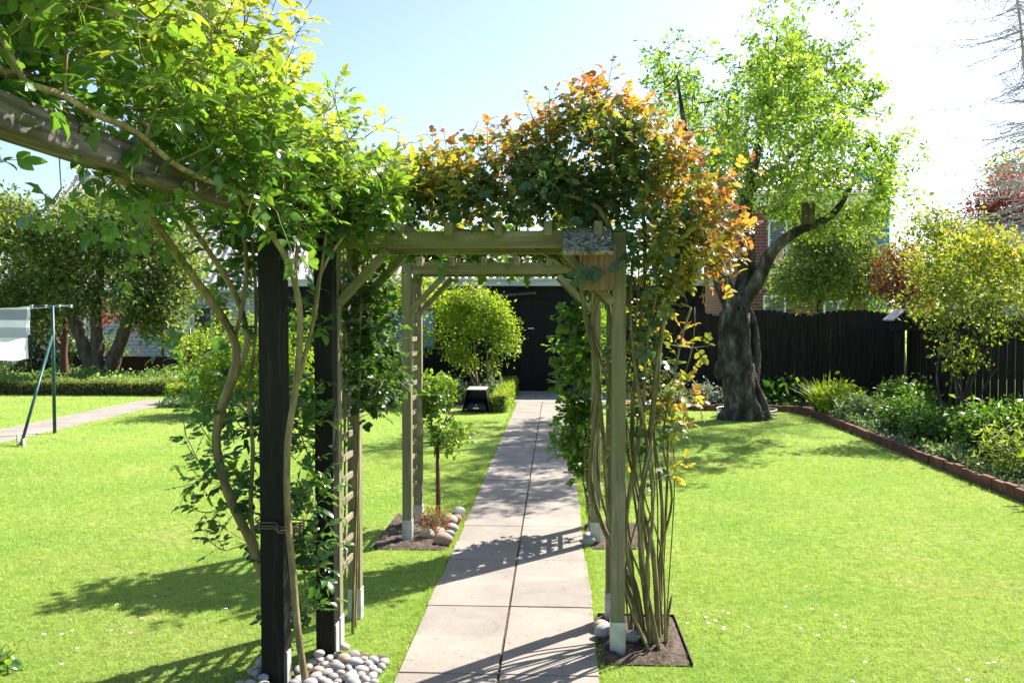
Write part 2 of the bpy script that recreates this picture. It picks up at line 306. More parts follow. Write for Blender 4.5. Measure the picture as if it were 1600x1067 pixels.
# leaf templates: along, across, up
T_NEAR = (A([0,0,0],[.22,0,.0],[.5,0,.0],[.78,0,-.03],[1,0,-.1],[.2,.2,.035],[.47,.29,.05],[.77,.19,.01],[.2,-.2,.035],[.47,-.29,.05],[.77,-.19,.01]).reshape(-1, 3),
          [(0,1,5),(1,2,6,5),(2,3,7,6),(3,4,7),(0,8,1),(1,8,9,2),(2,9,10,3),(3,10,4)])
T_ROUND = (A([0,0,0],[.2,0,.0],[.5,0,.0],[.8,0,-.03],[1,0,-.08],[.16,.24,.03],[.48,.37,.05],[.8,.25,.01],[.16,-.24,.03],[.48,-.37,.05],[.8,-.25,.01]).reshape(-1, 3), T_NEAR[1])
T_FAR = (A([0,0,0],[.5,.28,.06],[1,0,-.06],[.5,-.28,.06]).reshape(-1, 3), [(0,2,1),(0,3,2)])
T_SLIM = (A([0,0,0],[.45,.13,.03],[1,0,-.05],[.45,-.13,.03]).reshape(-1, 3), [(0,2,1),(0,3,2)])
T_BLADE = (A([0,.04,0],[0,-.04,0],[.5,.035,.0],[.5,-.035,.0],[1,0,-.14]).reshape(-1, 3), [(0,1,3,2),(2,3,4)])
class Leaves:
    def __init__(s): s.p = []; s.d = []; s.n = []; s.s = []; s.t = []
    def one(s, p, d, n, size, tint): s.p.append([p]); s.d.append([d]); s.n.append([n]); s.s.append([size]); s.t.append([tint])
    def many(s, p, d, n, size, tint): s.p.append(p); s.d.append(d); s.n.append(n); s.s.append(size); s.t.append(tint)
    def count(s): return sum(len(a) for a in s.p)
    def build(s, name, m, parent=None, templ=T_FAR, smooth=True, loc=None):
        p, d, n = (np.concatenate(a).astype(float) for a in (s.p, s.d, s.n)); sz = np.concatenate(s.s); tn = np.clip(np.concatenate(s.t), 0, 1)
        org = ORG[parent.name] if parent is not None else (np.zeros(3) if loc is None else np.array(loc, float))
        d = unit(d); sd_ = unit(np.cross(n, d)); nn = np.cross(d, sd_)
        T, F = templ; k = len(T); N = len(p); curl = RNG.uniform(.1, 2.4, N)
        V = (p - org)[:, None, :] + sz[:, None, None] * (T[None, :, 0:1] * d[:, None, :] + T[None, :, 1:2] * sd_[:, None, :] + (T[None, :, 2:3] * curl[:, None, None]) * nn[:, None, :])
        lv = np.concatenate([np.array(f) for f in F]); lt = np.array([len(f) for f in F]); L = len(lv)
        me = bpy.data.meshes.new(name); me.vertices.add(N * k); me.vertices.foreach_set('co', V.ravel())
        me.loops.add(N * L); me.loops.foreach_set('vertex_index', (lv[None, :] + (np.arange(N) * k)[:, None]).ravel().astype(np.int32))
        me.polygons.add(N * len(F)); tot = np.tile(lt, N); me.polygons.foreach_set('loop_start', (np.cumsum(tot) - tot).astype(np.int32))
        if smooth: me.polygons.foreach_set('use_smooth', [True] * (N * len(F)))
        at = me.attributes.new('tint', 'FLOAT', 'POINT'); at.data.foreach_set('value', np.repeat(tn, k))
        me.update(calc_edges=True); return link(name, me, m, parent, loc)

# ------------------------------------------------------------------ plant growing
def catmull(pts, step):
    pts = np.asarray(pts, float); out = []
    q = np.vstack([2 * pts[0] - pts[1], pts, 2 * pts[-1] - pts[-2]])
    for i in range(1, len(q) - 2):
        n = max(1, int(np.linalg.norm(q[i+1] - q[i]) / step))
        for t in np.arange(n) / n:
            out.append(.5 * (2*q[i] + (q[i+1]-q[i-1])*t + (2*q[i-1]-5*q[i]+4*q[i+1]-q[i+2])*t*t + (3*q[i]-q[i-1]-3*q[i+1]+q[i+2])*t**3))
    out.append(pts[-1]); return np.array(out)
def ragged(lobes, rng):
    out = []
    for c, r in lobes:
        r = np.array(r); out.append((c, r * .84))
        for k in range(3):
            v = unit(rng.normal(size=3)); out.append((np.array(c) + v * r * rng.uniform(.65, .95), r * rng.uniform(.28, .48)))
    return out
def ballpts(n, lobes, rng, shell=.5):
    vol = np.array([r[0]*r[1]*r[2] for c, r in lobes]) ** .75; idx = rng.choice(len(lobes), n, p=vol / vol.sum())
    v = unit(rng.normal(size=(n, 3))); rad = rng.random(n) ** (1 / 3 * (1 - shell) + .08); rad = np.where(rng.random(n) < .07, rad * rng.uniform(1.1, 1.45, n), rad)
    c = np.array([lobes[i][0] for i in idx]); r = np.array([lobes[i][1] for i in idx])
    return c + v * rad[:, None] * r
class Tree:
    def __init__(s, rng): s.pos = []; s.par = []; s.rad = []; s.fixed = []; s.rng = rng; s.tips = []
    def limb(s, pts, r0, r1, parent=None, step=.12):
        pts = catmull(pts, step); last = parent; n = len(pts)
        if parent is None and s.pos and False: pass
        for i, p in enumerate(pts):
            s.pos.append(p); s.par.append(-1 if last is None else last); s.fixed.append(r0 + (r1 - r0) * i / max(1, n - 1)); last = len(s.pos) - 1
        return last
    def nearest(s, p): return int(np.argmin(((np.array(s.pos) - p) ** 2).sum(1)))
    def reach(s, targets, step=.15, wander=.12, start=0, maxlen=9):
        base = np.array(s.pos[start:]); d0 = ((targets[:, None, :] - base[None]) ** 2).sum(2).min(1)
        cap = len(s.pos) + len(targets) * 40
        arr = np.zeros((cap, 3)); arr[:len(s.pos)] = s.pos; n = len(s.pos)
        for i in np.argsort(d0):
            t = targets[i]; dd = ((arr[start:n] - t) ** 2).sum(1); j = start + int(np.argmin(dd)); d = math.sqrt(dd[j - start])
            if d < 1e-4 or d > maxlen: continue
            k = min(38, max(1, int(d / step))); a = arr[j]; pp = s.par[j]
            pd = unit(a - arr[pp]) if pp >= 0 else A(0, 0, 1)
            m = a + pd * d * .35 + s.rng.normal(0, wander * d, 3); last = j
            for q in np.arange(1, k + 1) / k:
                arr[n] = (1-q)**2 * a + 2*q*(1-q) * m + q*q * t; s.pos.append(arr[n].copy()); s.par.append(last); s.fixed.append(0); last = n; n += 1
            s.tips.append(last)
    def radii(s, tip=.006, ex=.42):
        n = len(s.pos); cnt = np.zeros(n); ch = np.zeros(n, int)
        for i in range(n):
            if s.par[i] >= 0: ch[s.par[i]] += 1
        cnt[ch == 0] = 1
        for i in range(n - 1, -1, -1):
            if s.par[i] >= 0: cnt[s.par[i]] += cnt[i]
        r = tip * cnt ** ex
        for i in range(n):
            if s.fixed[i] > 0: r[i] = s.fixed[i]
            elif s.par[i] >= 0: r[i] = min(r[i], r[s.par[i]] * .9)
        s.rad = r; return r
    def mesh(s, mb, k=6, rough=0, kthick=10, minr=0, flute=0):
        n = len(s.pos); kids = [[] for _ in range(n)]
        for i in range(n):
            if s.par[i] >= 0: kids[s.par[i]].append(i)
        todo = [(i, None) for i in range(n) if s.par[i] < 0]
        while todo:
            i, pa = todo.pop(); ch = [pa, i] if pa is not None else [i]
            while kids[i]:
                ks = sorted(kids[i], key=lambda q: -s.rad[q])
                nxt = ks[0]; todo += [(q, i) for q in ks[1:]]
                ch.append(nxt); i = nxt
            if len(ch) < 2: continue
            rr = np.array([s.rad[q] for q in ch])
            if pa is not None: rr[0] = rr[1]
            if rr.max() < minr: continue
            mb.tube([s.pos[q] for q in ch], rr, k if rr.max() < .05 else kthick, rough=rough if rr.max() > .02 else 0, flute=flute if rr.max() > .05 else 0)
def clump(L, pts, per, sig, size, rng, tint=None, out=None, up=.5, var=.35, tl=.25):
    """scatter `per` leaves round each point; `out` is the crown centre they face away from"""
    N = len(pts) * per; p = np.repeat(pts, per, 0) + rng.normal(0, sig, (N, 3))
    d = rng.normal(size=(N, 3)); n = rng.normal(size=(N, 3)) * .75 + A(0, 0, up)
    if out is not None:
        o = unit(p - out); d = d + o * .9; n = n + o * .3
    d[:, 2] -= .25
    sz = size * (1 + rng.normal(0, var, N)).clip(.45, 1.7)
    tb = rng.random(N) if tint is None else np.repeat(tint, per) + rng.normal(0, tl, N)
    L.many(p, d, n, sz, tb)
def compound(L, tb, p, d, n, ln, leaf, tint, rng, pairs=2, stalk=True):
    d = unit(d); n = unit(n - d * (n @ d)); sd_ = np.cross(n, d)
    if stalk and tb is not None: tb.tube([p, p + d * ln * .5 + n * .004, p + d * ln], [.0016, .0012, .0008], 3, cap=False)
    for k in range(pairs):
        q = p + d * ln * (.45 + .4 * k / max(1, pairs - 1) if pairs > 1 else .6)
        for s_ in (-1, 1):
            L.one(q, d * .75 + sd_ * s_ + rng.normal(0, .15, 3) - n * .1, n + rng.normal(0, .25, 3), leaf * rng.uniform(.55, 1.1) * (.8 + .2 * k), tint + rng.normal(0, .07))
    L.one(p + d * ln, d + rng.normal(0, .15, 3) - n * .15, n + rng.normal(0, .2, 3), leaf * rng.uniform(.95, 1.15), tint + rng.normal(0, .07))
def shoot(L, tb, p, d, length, nl, leaf, t0, t1, rng, bend=(0, 0, .3), pairs=2, r=.003, wob=.25, petiole=.075):
    k = 6; pts = [np.array(p, float)]; dd = unit(np.array(d, float)); dirs = [dd]
    for i in range(k):
        dd = unit(dd + A(*bend) / k + rng.normal(0, wob / k * 1.6, 3)); pts.append(pts[-1] + dd * length / k); dirs.append(dd)
    tb.tube(pts, np.linspace(r, r * .4, k + 1), 4, cap=False)
    ph = rng.uniform(0, 2 * PI)
    for i in range(nl):
        f = (i + .6) / nl; q = f * k; j = min(k - 1, int(q)); fr = q - j; pos = pts[j] * (1 - fr) + pts[j + 1] * fr; ax = dirs[min(k, j + 1)]
        ph += 2.4; e1 = unit(np.cross(ax, A(.3, .2, 1))); e2 = np.cross(ax, e1)
        od = e1 * math.cos(ph) + e2 * math.sin(ph)
        ld = unit(ax * .55 + od + A(0, 0, .1)); up = A(0, 0, 1.0) + ax * .5 - od * .1 + rng.normal(0, .3, 3)
        sc = .55 + .45 * math.sin(PI * min(1, .25 + f * .75)) if f < .95 else .5
        compound(L, tb, pos, ld, up, petiole * sc, leaf * sc * rng.uniform(.85, 1.15), t0 + (t1 - t0) * f + rng.normal(0, .1), rng, pairs)

def shrub(name, label, cat, base, lobes, n, per, leaf, lm, seed, sig=None, templ=T_FAR, stems=5, spread=.12, bark='bark', step=.12, group=None, tip=.004, r0=.018, up=.5, tgrad=True, part='foliage', split=.4):
    rng = np.random.default_rng(seed); base = A(*base); root = thing(name, label, cat, base, group)
    T = Tree(rng); c = np.mean([l[0] for l in lobes], 0); low = min(l[0][2] - l[1][2] for l in lobes)
    for i in range(stems):
        a = i * 2.4 + rng.uniform(0, 1); q = base + A(math.cos(a), math.sin(a), 0) * spread * rng.uniform(.3, 1)
        l = lobes[i % len(lobes)]; e = l[0] + rng.normal(0, .25, 3) * np.array(l[1])
        T.limb([q - A(0, 0, .03), q * .62 + e * .38 + rng.normal(0, .04, 3) + A(0, 0, .05), e * (1 - split) + q * split], r0, r0 * .55, step=step)
    tg = ballpts(n, ragged(lobes, rng), rng); tg[:, 2] = np.maximum(tg[:, 2], .06); T.reach(tg, step, .15); T.radii(tip); mb = MB(); T.mesh(mb, 5); mb.build('stem', M[bark], root, smooth=True)
    L = Leaves(); sp = sig or leaf * 1.6
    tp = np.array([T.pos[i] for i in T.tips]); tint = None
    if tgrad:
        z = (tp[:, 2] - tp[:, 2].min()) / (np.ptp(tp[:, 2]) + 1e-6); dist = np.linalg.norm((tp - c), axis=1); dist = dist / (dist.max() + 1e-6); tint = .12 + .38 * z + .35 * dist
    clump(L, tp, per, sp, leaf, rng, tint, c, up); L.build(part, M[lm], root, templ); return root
# ================================================================== SETTING
PXL, PXR, PXJ = -0.761, 0.209, -0.276           # path edges and joint
def sheet(name, poly, z, m, kind='structure', sub=0):
    mb = MB(); mb.add([(x, y, z) for x, y in poly], [tuple(range(len(poly)))]); o = mb.build(name, m); o['kind'] = kind; return o
sheet('ground', [(-400, -60), (400, -60), (400, 900), (-400, 900)], -0.03, M['lawn'])
sheet('lawn', [(-26, -3), (26, -3), (26, 46), (-26, 46)], 0, M['lawn'])
def slabs(name, x0, xj, x1, y0, y1, step, seed, gap=.006, z=.012):
    mb = MB(); r = np.random.default_rng(seed)
    for a, b in ((x0, xj), (xj, x1)):
        y = y0
        while y < y1:
            dz = r.uniform(-.003, .003); g2 = gap * (1.5 if r.random() < .12 else .16)
            e = r.uniform(-.012, .012)
            mb.box((a + (.008 if a == xj else e), y + g2 / 2, -.04), (b - (.006 if b == xj else e), y + step - g2 / 2, z + dz), tint=r.random()); y += step
    o = mb.build(name, M['slab'], bevel=.003, tint=True); o['kind'] = 'structure'; return o
slabs('path', PXL, PXJ, PXR, 1.2, 17.0, .485, 3)
slabs('garden_path', -8.36, -7.93, -7.50, 6.5, 16.9, .485, 4)
mb = MB(); mb.box((-1.4, 17.01, -.05), (1.5, 19.38, .014)); o = mb.build('forecourt', M['concrete']); o['kind'] = 'structure'
# joint soil under the path so the cracks read dark
sheet('joint_soil', [(PXL + .03, 1.2), (PXR - .03, 1.2), (PXR - .03, 17), (PXL + .03, 17)], .003, M['soil'])

def soil_patch(x0, x1, y0, y1, seed, h=.025, name='soil'):
    nx, ny = max(4, int((x1 - x0) / .03)), max(4, int((y1 - y0) / .03)); nx, ny = min(nx, 60), min(ny, 60); r = np.random.default_rng(seed); mb = MB()
    gx, gy = np.meshgrid(np.linspace(x0, x1, nx), np.linspace(y0, y1, ny)); z = h + r.normal(0, .008, gx.shape); z[0] = z[-1] = .006; z[:, 0] = z[:, -1] = .006
    f = [(j*nx+i, j*nx+i+1, (j+1)*nx+i+1, (j+1)*nx+i) for j in range(ny - 1) for i in range(nx - 1)]
    mb.add(np.stack([gx, gy, z], -1).reshape(-1, 3), f); o = mb.build(name, M['soil'], smooth=True); o['kind'] = 'structure'
SOILS = [(.225, .675, 4.27, 4.95), (-1.38, -.80, 6.30, 7.35), (.235, .72, 6.40, 7.15), (-1.22, -.86, 3.75, 4.32)]
for k, q in enumerate(SOILS): soil_patch(*q, seed=20 + k)
soil_patch(4.45, 6.7, 4, 16.9, 31, .05); soil_patch(1.2, 6.7, 15.75, 16.9, 32, .05); soil_patch(-6.2, -1.45, 15.9, 19.3, 33, .04)
soil_patch(-16, -7.2, 17.95, 26, 34, .04)

# grass blades: nobody could count them
def in_lawn(x, y):
    ok = ~((x > PXL - .012) & (x < PXR + .012) & (y < 17)) & ~((x > -8.37) & (x < -7.49) & (y > 6.4) & (y < 17))
    h = np.sin(x * 917.3 + y * 613.7) * 43758.5; h = (h - np.floor(h) - .5) * .07; xx, yy = x + h, y + h[::-1] if len(h) > 1 else y
    for a, b, c, d in SOILS: ok &= ~((xx > a + .012) & (xx < b - .012) & (yy > c + .012) & (yy < d - .012))
    ok &= ~((x > 4.3) & (y > 3)) & ~((x > 1.2) & (y > 15.6)) & ~((x < -.8) & (x > -6.3) & (y > 15.9)) & ~((x < -7) & (y > 17.85)) & ~((x > -1.4) & (x < 1.5) & (y > 16.9))
    return ok
def blades(y0, y1, n, h, wd, seed, edge=False):
    r = np.random.default_rng(seed); y = np.sqrt(r.random(n) * (y1**2 - y0**2) + y0**2); x = (r.random(n) * 1.62 - .86) * y
    if edge: x = np.where(r.random(n) < .5, PXL + .018 - r.random(n) ** .6 * .07, PXR - .018 + r.random(n) ** .6 * .07)
    k = in_lawn(x, y) if not edge else np.ones(n, bool) & ~((x > .23) & (y > 4.2) & (y < 4.95)) & ~((x > .23) & (y > 6.4) & (y < 7.15))& ~((x < -.8) & (y > 6.3) & (y < 7.35))& ~((x < -.86) & (y > 3.75) & (y < 4.32))
    x, y = x[k], y[k]; n = len(x)
    # clumpy heights and tints
    tint = r.random(n) * .9 + .08 * np.sin(x * 3.1 + 1.3 * np.sin(y * 1.7)); tint[r.random(n) < .05] = 1
    d = np.stack([r.normal(0, .55, n), r.normal(0, .55, n), np.ones(n) * .85], 1); nr = r.normal(size=(n, 3))
    return np.stack([x, y, np.zeros(n)], 1), d, nr, h * (1 + r.normal(0, .3, n)).clip(.4, 1.8), tint
L = Leaves()
L.many(*blades(2.6, 6.2, 250000, .020, 1, 1)); L.many(*blades(6.2, 10.5, 225000, .026, 1, 2)); L.many(*blades(10.5, 18, 140000, .036, 1, 3))
L.many(*blades(2.6, 9, 10000, .028, 1, 5, True)); L.many(*blades(9, 17, 8000, .032, 1, 6, True))
r = np.random.default_rng(15); n = 1500; yy = r.uniform(3, 15, n); yy = yy[np.sin(yy * 2.3) + np.sin(yy * 5.1 + 1) + r.normal(0, .5, len(yy)) > .9]; n = len(yy)
L.many(np.stack([PXJ + r.normal(0, .005, n), yy, np.zeros(n)], 1), np.stack([r.normal(0, .5, n), r.normal(0, .5, n), np.ones(n)], 1), r.normal(size=(n, 3)), r.uniform(.012, .034, n), r.random(n) * .5)
T_GRASS = (A([0,.06,0],[0,-.06,0],[1,0,-.15]).reshape(-1, 3), [(0,1,2)])
g = L.build('grass', M['blade'], None, T_GRASS); setp(g, 'short mown bright green lawn grass beside the path', None, None, 'stuff')
# daisies
r = np.random.default_rng(9); L = Leaves()
for cx, cy_, n, s in [(150, 1010, 14, .4), (90, 740, 8, .6), (340, 760, 16, .5), (1250, 975, 8, .14), (1400, 1040, 8, .4), (1130, 985, 8, .1), (700, 960, 6, .2), (240, 830, 6, .5), (1330, 900, 3, .6)]:
    c = G(cx, cy_)
    for i in range(n):
        q = c + A(r.normal(0, s), r.normal(0, s * .7), 0)
        if not in_lawn(np.array([q[0]]), np.array([q[1]]))[0]: continue
        for k in range(5):
            a = k * PI * .4 + r.random(); L.one(q + A(0, 0, .036), A(math.cos(a), math.sin(a), .1), A(0, 0, 1), r.uniform(.008, .014), .5)
o = L.build('daisies', M['white'], None, T_NEAR); setp(o, 'tiny white daisies scattered in the lawn', None, None, 'stuff')

# ================================================================== PERGOLA
p1, p2 = A(-1.312, 3.955), A(-1.166, 4.318)
perg = thing('pergola', 'black stained timber pergola with two square posts carrying weathered beams', 'pergola', (p1[0], p1[1], 0))
for (x, y), zt, hw_ in ((p1, 2.17, .055), (p2, 2.169, .047)):
    mb = MB(); mb.box((x - hw_, y - hw_, 0.0), (x + hw_, y + hw_, zt)); po = mb.build('post', M['black_z'], perg, bevel=.005)
    mb = MB(); mb.box((x + hw_ + .0005, y - .03, 0), (x + hw_ + .006, y + .03, .17)); mb.build('bracket', M['shoe'], po)
mb = MB(); d = unit(np.append(p2 - p1, 0)); q0 = A(-1.30, 1.1, 2.2135); q1 = A(-1.31, 4.02, 2.2135)
mb.bar(q0, q1, .107, .085); mb.build('beam', M['beam'], perg, bevel=.006)
mb = MB(); mb.bar((-1.215, 3.93, 2.21), (-1.125, 4.40, 2.21), .075, .08); mb.build('beam', M['beam'], perg, bevel=.006)
mb = MB()
for dz in (0, .011, .027):
    pts = [];
    for t in np.linspace(0, 1, 40):
        a = t * 2 * PI; c = math.cos(a); s_ = math.sin(a); k = max(abs(c), abs(s_))
        pts.append((p1[0] + .03 + (.094 if c > 0 else .098) * c / max(k, .75), p1[1] - .008 + .072 * s_ / max(k, .75), .765 + dz - .02 * (c > 0)))
    mb.tube(pts, .0038, 6)
o = mb.build('rope', M['rope'], None, (p1[0], p1[1], .77), smooth=True); setp(o, 'brown rope tied round the black post and rose stem', 'rope')

# ================================================================== GARDEN ARCHES
def arch(name_label, xl, xr, yf, yb, zbeam, braces=True, seed=0):
    root = thing('garden_arch', name_label, 'garden arch', ((xl + xr) / 2, (yf + yb) / 2, 0), 'timber garden arches over the path'); h = .035
    for x in (xl, xr):
        for y in (yf, yb):
            mb = MB(); mb.box((x - h, y - h, .16), (x + h, y + h, zbeam + .075)); po = mb.build('post', M['arch_z'], root, bevel=.004)
            mb = MB(); e = h + .004; mb.box((x - e, y - e, -.02), (x + e, y + e, .175)); mb.build('post_shoe', M['shoe'], po, bevel=.003)
    for y in (yf - .0, yb):
        mb = MB(); a, b = (xl + h + .001, xr - h - .001); mb.box((a, y - .024, zbeam), (b, y + .024, zbeam + .085)); mb.build('beam', M['arch_x'], root, bevel=.005)
        for x, s_ in ((xl + h, 1), (xr - h, -1)):
            mb = MB(); mb.bar((x - s_ * .004, y, zbeam - .28), (x + s_ * .25, y, zbeam - .012), .038, .075, up=(0, 1, 0)); mb.build('brace', M['arch_x'], root, bevel=.003)
    for x in np.linspace(xl + .11, xr - .11, 6):
        mb = MB(); mb.box((x - .021, yf - .10, zbeam + .055), (x + .021, yb + .10, zbeam + .125)); mb.build('rafter', M['arch_y'], root, bevel=.004)
    for x in ((xl, xr) if seed else (xl,)):
        mb = MB(); z0, z1 = .36, zbeam - .05
        for z in np.arange(z0, z1, .117): mb.box((x - .010, yf + h, z), (x + .004, yb - h, z + .034))
        n = 2
        for k in range(n):
            yy = yf + h + (yb - yf - 2 * h) * (k + 1) / (n + 1); mb.box((x - .022, yy - .011, z0 - .08), (x - .0105, yy + .011, z1 + .02))
        mb.build('trellis', M['arch_y'], root, bevel=.002)
    return root
YF1, YB1, YF2, YB2 = 4.42, 4.88, 6.53, 7.05
arch('near garden arch of greened timber with a nest box and coppery rose on it', -1.152, .318, YF1, YB1, 2.085)
arch('far garden arch of pale greened timber with bare trellis, seen through the near one', -1.135, .30, YF2, YB2, 2.05, seed=1)

# nest box on the near arch
nb = thing('nest_box', 'wooden nest box with lichened grey roof hung at the arch corner', 'nest box', (.20, 4.36, 1.86))
mb = MB(); mb.box((.125, 4.24, 1.868), (.29, 4.375, 2.085)); body = mb.build('body', M['nest'], nb, bevel=.003)
mb = MB(); rz = math.radians(-30); R = np.array(Matrix.Rotation(math.radians(33), 3, 'X'))
mb.box((.03, 4.16, 2.11), (.275, 4.40, 2.128), R=R, piv=A(.15, 4.30, 2.12)); mb.build('roof', M['lichen'], nb, bevel=.002)
mb = MB(); mb.box((.028, 4.1905, 2.03), (.277, 4.199, 2.05)); mb.build('eaves_strip', M['nest'], nb)
mb = MB(); mb.box((.17, 4.3755, 1.95), (.23, 4.395, 2.09)); mb.build('hanging_batten', M['nest'], nb)

# ================================================================== STONES
def stone(mesh_seed, sub=3):
    import bmesh
    bm = bmesh.new(); bmesh.ops.create_icosphere(bm, subdivisions=sub, radius=1); r = np.random.default_rng(mesh_seed); k = r.normal(size=(5, 3)) * 1.3; ph = r.random(5) * 6
    for v in bm.verts:
        c = np.array(v.co); f = 1 + .07 * np.sin(k @ c + ph).sum() * .6; v.co = Vector(c * f)
    for f in bm.faces: f.smooth = True
    me = bpy.data.meshes.new('stone'); bm.to_mesh(me); bm.free(); return me
STN = [stone(50 + i) for i in range(7)]
def put_stone(name, x, y, z, sx, sy, sz, m, label, group, rng, cat='stone'):
    me = STN[rng.integers(7)].copy(); me.materials.append(M[m]); o = bpy.data.objects.new(name, me); COL.objects.link(o)
    o.location = (x, y, z); o.scale = (sx, sy, sz); o.rotation_euler = (rng.normal(0, .15), rng.normal(0, .15), rng.uniform(0, 6)); setp(o, label, cat, group); return o
r = np.random.default_rng(77); placed = []; tries = 0
while len(placed) < 66 and tries < 6000:
    tries += 1; x = r.uniform(-1.24, -.84) if r.random() < .93 else r.uniform(-1.45, -1.34); y = r.uniform(3.78, 4.26)
    if abs(x - p1[0]) < .09 and abs(y - p1[1]) < .09: continue
    if math.hypot(x + 1.14, y - 3.92) < .06: continue
    if y - 3.78 > .50 - abs(x + 1.04) * .5: continue
    s = r.uniform(.021, .037)
    near = [q for q in placed if math.hypot(q[0] - x, q[1] - y) < (q[2] + s) * .92]
    if near: continue
    placed.append((x, y, s))
for x, y, s in placed:
    put_stone('pebble', x, y, .018 + s * .35, s * r.uniform(1, 1.25), s * r.uniform(.85, 1.05), s * r.uniform(.65, .85), r.choice(['pebble', 'pebble_grey', 'pebble_tan'], p=[.76, .14, .10]),
              'smooth pale pebble in the heap at the foot of the black pergola post', 'pale pebbles at the pergola post', r, 'pebble')
k = 0
while k < 9:                                            # second layer of the heap
    x, y, s = placed[r.integers(len(placed))]; k += 1
    put_stone('pebble', x + .03, y + .02, .052 + s * .5, s, s * .9, s * .7, 'pebble', 'smooth pale pebble in the heap at the foot of the black pergola post', 'pale pebbles at the pergola post', r, 'pebble')
for px, py, s, m, lb in [(667, 838, .052, 'pebble_tan', 'round tan cobble at the left front of the red flowering tuft'), (685, 835, .05, 'pebble_tan', 'tan cobble directly below the red flowering tuft'),
                         (693, 847, .062, 'pebble_red', 'reddish cobble at the front corner of the stone row by the path'), (703, 838, .046, 'pebble_grey', 'grey flat cobble wedged second in the row along the path'),
                         (706, 828, .05, 'pebble', 'pale angular cobble third in the row along the path'), (702, 818, .062, 'pebble_tan', 'large tan cobble beside the red flowering tuft'),
                         (711, 814, .052, 'pebble_red', 'reddish round cobble in the middle of the row along the path'), (715, 806, .05, 'pebble_grey', 'dark grey cobble behind the reddish round one'),
                         (720, 801, .05, 'pebble', 'palest cobble at the far end of the row along the path')]:
    q = G(px, py + 6); put_stone('cobble', min(q[0], -.83), q[1], .02 + s * .55, s * 1.15, s, s * .8, m, lb, 'cobbles edging the planted corner', r)
for x, y, s, m, lb in [(.262, 4.62, .055, 'pebble', 'largest pale cobble tucked behind the near right arch post'), (.25, 4.72, .04, 'pebble_tan', 'small tan cobble behind the larger pale one at the near arch post'),
                       (.40, 4.55, .045, 'pebble', 'pale cobble under the coppery rose canes'), (.245, 6.46, .05, 'pebble_grey', 'grey cobble at the foot of the far right arch post'), (.25, 6.60, .045, 'pebble', 'pale cobble behind the grey one at the far right arch post')]:
    put_stone('cobble', x, y, .02 + s * .5, s * 1.1, s, s * .75, m, lb, 'cobbles at the right arch posts', r)
# plastic edging of the rose bed
mb = MB(); mb.box((.676, 4.27, -.01), (.681, 4.95, .024)); mb.box((.24, 4.951, -.01), (.681, 4.956, .024)); o = mb.build('bed_edging', M['edging'], None, (.676, 4.6, 0)); setp(o, 'thin black strip edging the soil square under the coppery rose', 'edging')

# ================================================================== GARAGE AND HOUSES
ga = thing('garage', 'low black boarded garage with pale metal fascia at the end of the path', 'garage', (-1.3, 19.4, 0))
mb = MB(); gx0, gx1 = -6.1, 3.3
mb.box((gx0, 19.4, 0), (gx1, 25, 2.36)); n = 0
for x in np.arange(gx0 + .02, gx1 - .1, .145):
    if -.92 < x < .36: continue
    mb.box((x, 19.375, .22), (x + .13, 19.3985, 2.355))
mb.build('wall', M['garage'], ga)
mb = MB(); mb.box((gx0 - .15, 19.15, 2.362), (gx1 + .15, 25.2, 2.50)); mb.box((gx0 - .17, 19.12, 2.475), (gx1 + .17, 25.3, 2.53)); mb.build('fascia', M['fascia'], ga, bevel=.008)
mb = MB(); mb.box((-.80, 19.352, .03), (.25, 19.398, 2.05)); [mb.box((x, 19.346, .06), (x + .012, 19.3515, 2.02)) for x in (-.55, -.29, -.02)]; dr = mb.build('door', M['garage'], ga, bevel=.003)
mb = MB(); mb.tube([(-.62, 19.35, 1.42), (-.62, 19.30, 1.42), (-.50, 19.30, 1.42)], .014, 8); mb.build('handle', M['white'], dr, smooth=True)
mb = MB(); mb.box((gx0, 19.36, 0), (-.93, 19.399, .215)); mb.box((.37, 19.36, 0), (gx1, 19.399, .215)); mb.build('plinth', M['brick_red'], ga)
mb = MB(); mb.box((-3.9, 19.33, .95), (-2.7, 19.372, 1.85)); wf = mb.build('window', M['green_metal'], ga)
mb = MB(); mb.box((-3.84, 19.318, 1.0), (-3.33, 19.328, 1.8)); mb.box((-3.27, 19.318, 1.0), (-2.76, 19.328, 1.8)); mb.build('pane', M['blue_reflection'], wf)
mb = MB(); mb.bar((-1.55, 19.25, 2.13), (-.45, 19.25, 2.21), .035, .05); mb.build('hanging_pole', M['beam'], ga); mb = MB(); mb.box((-1.35, 19.30, 2.0), (-1.1, 19.345, 2.045)); mb.build('shelf_bracket', M['beam'], ga)

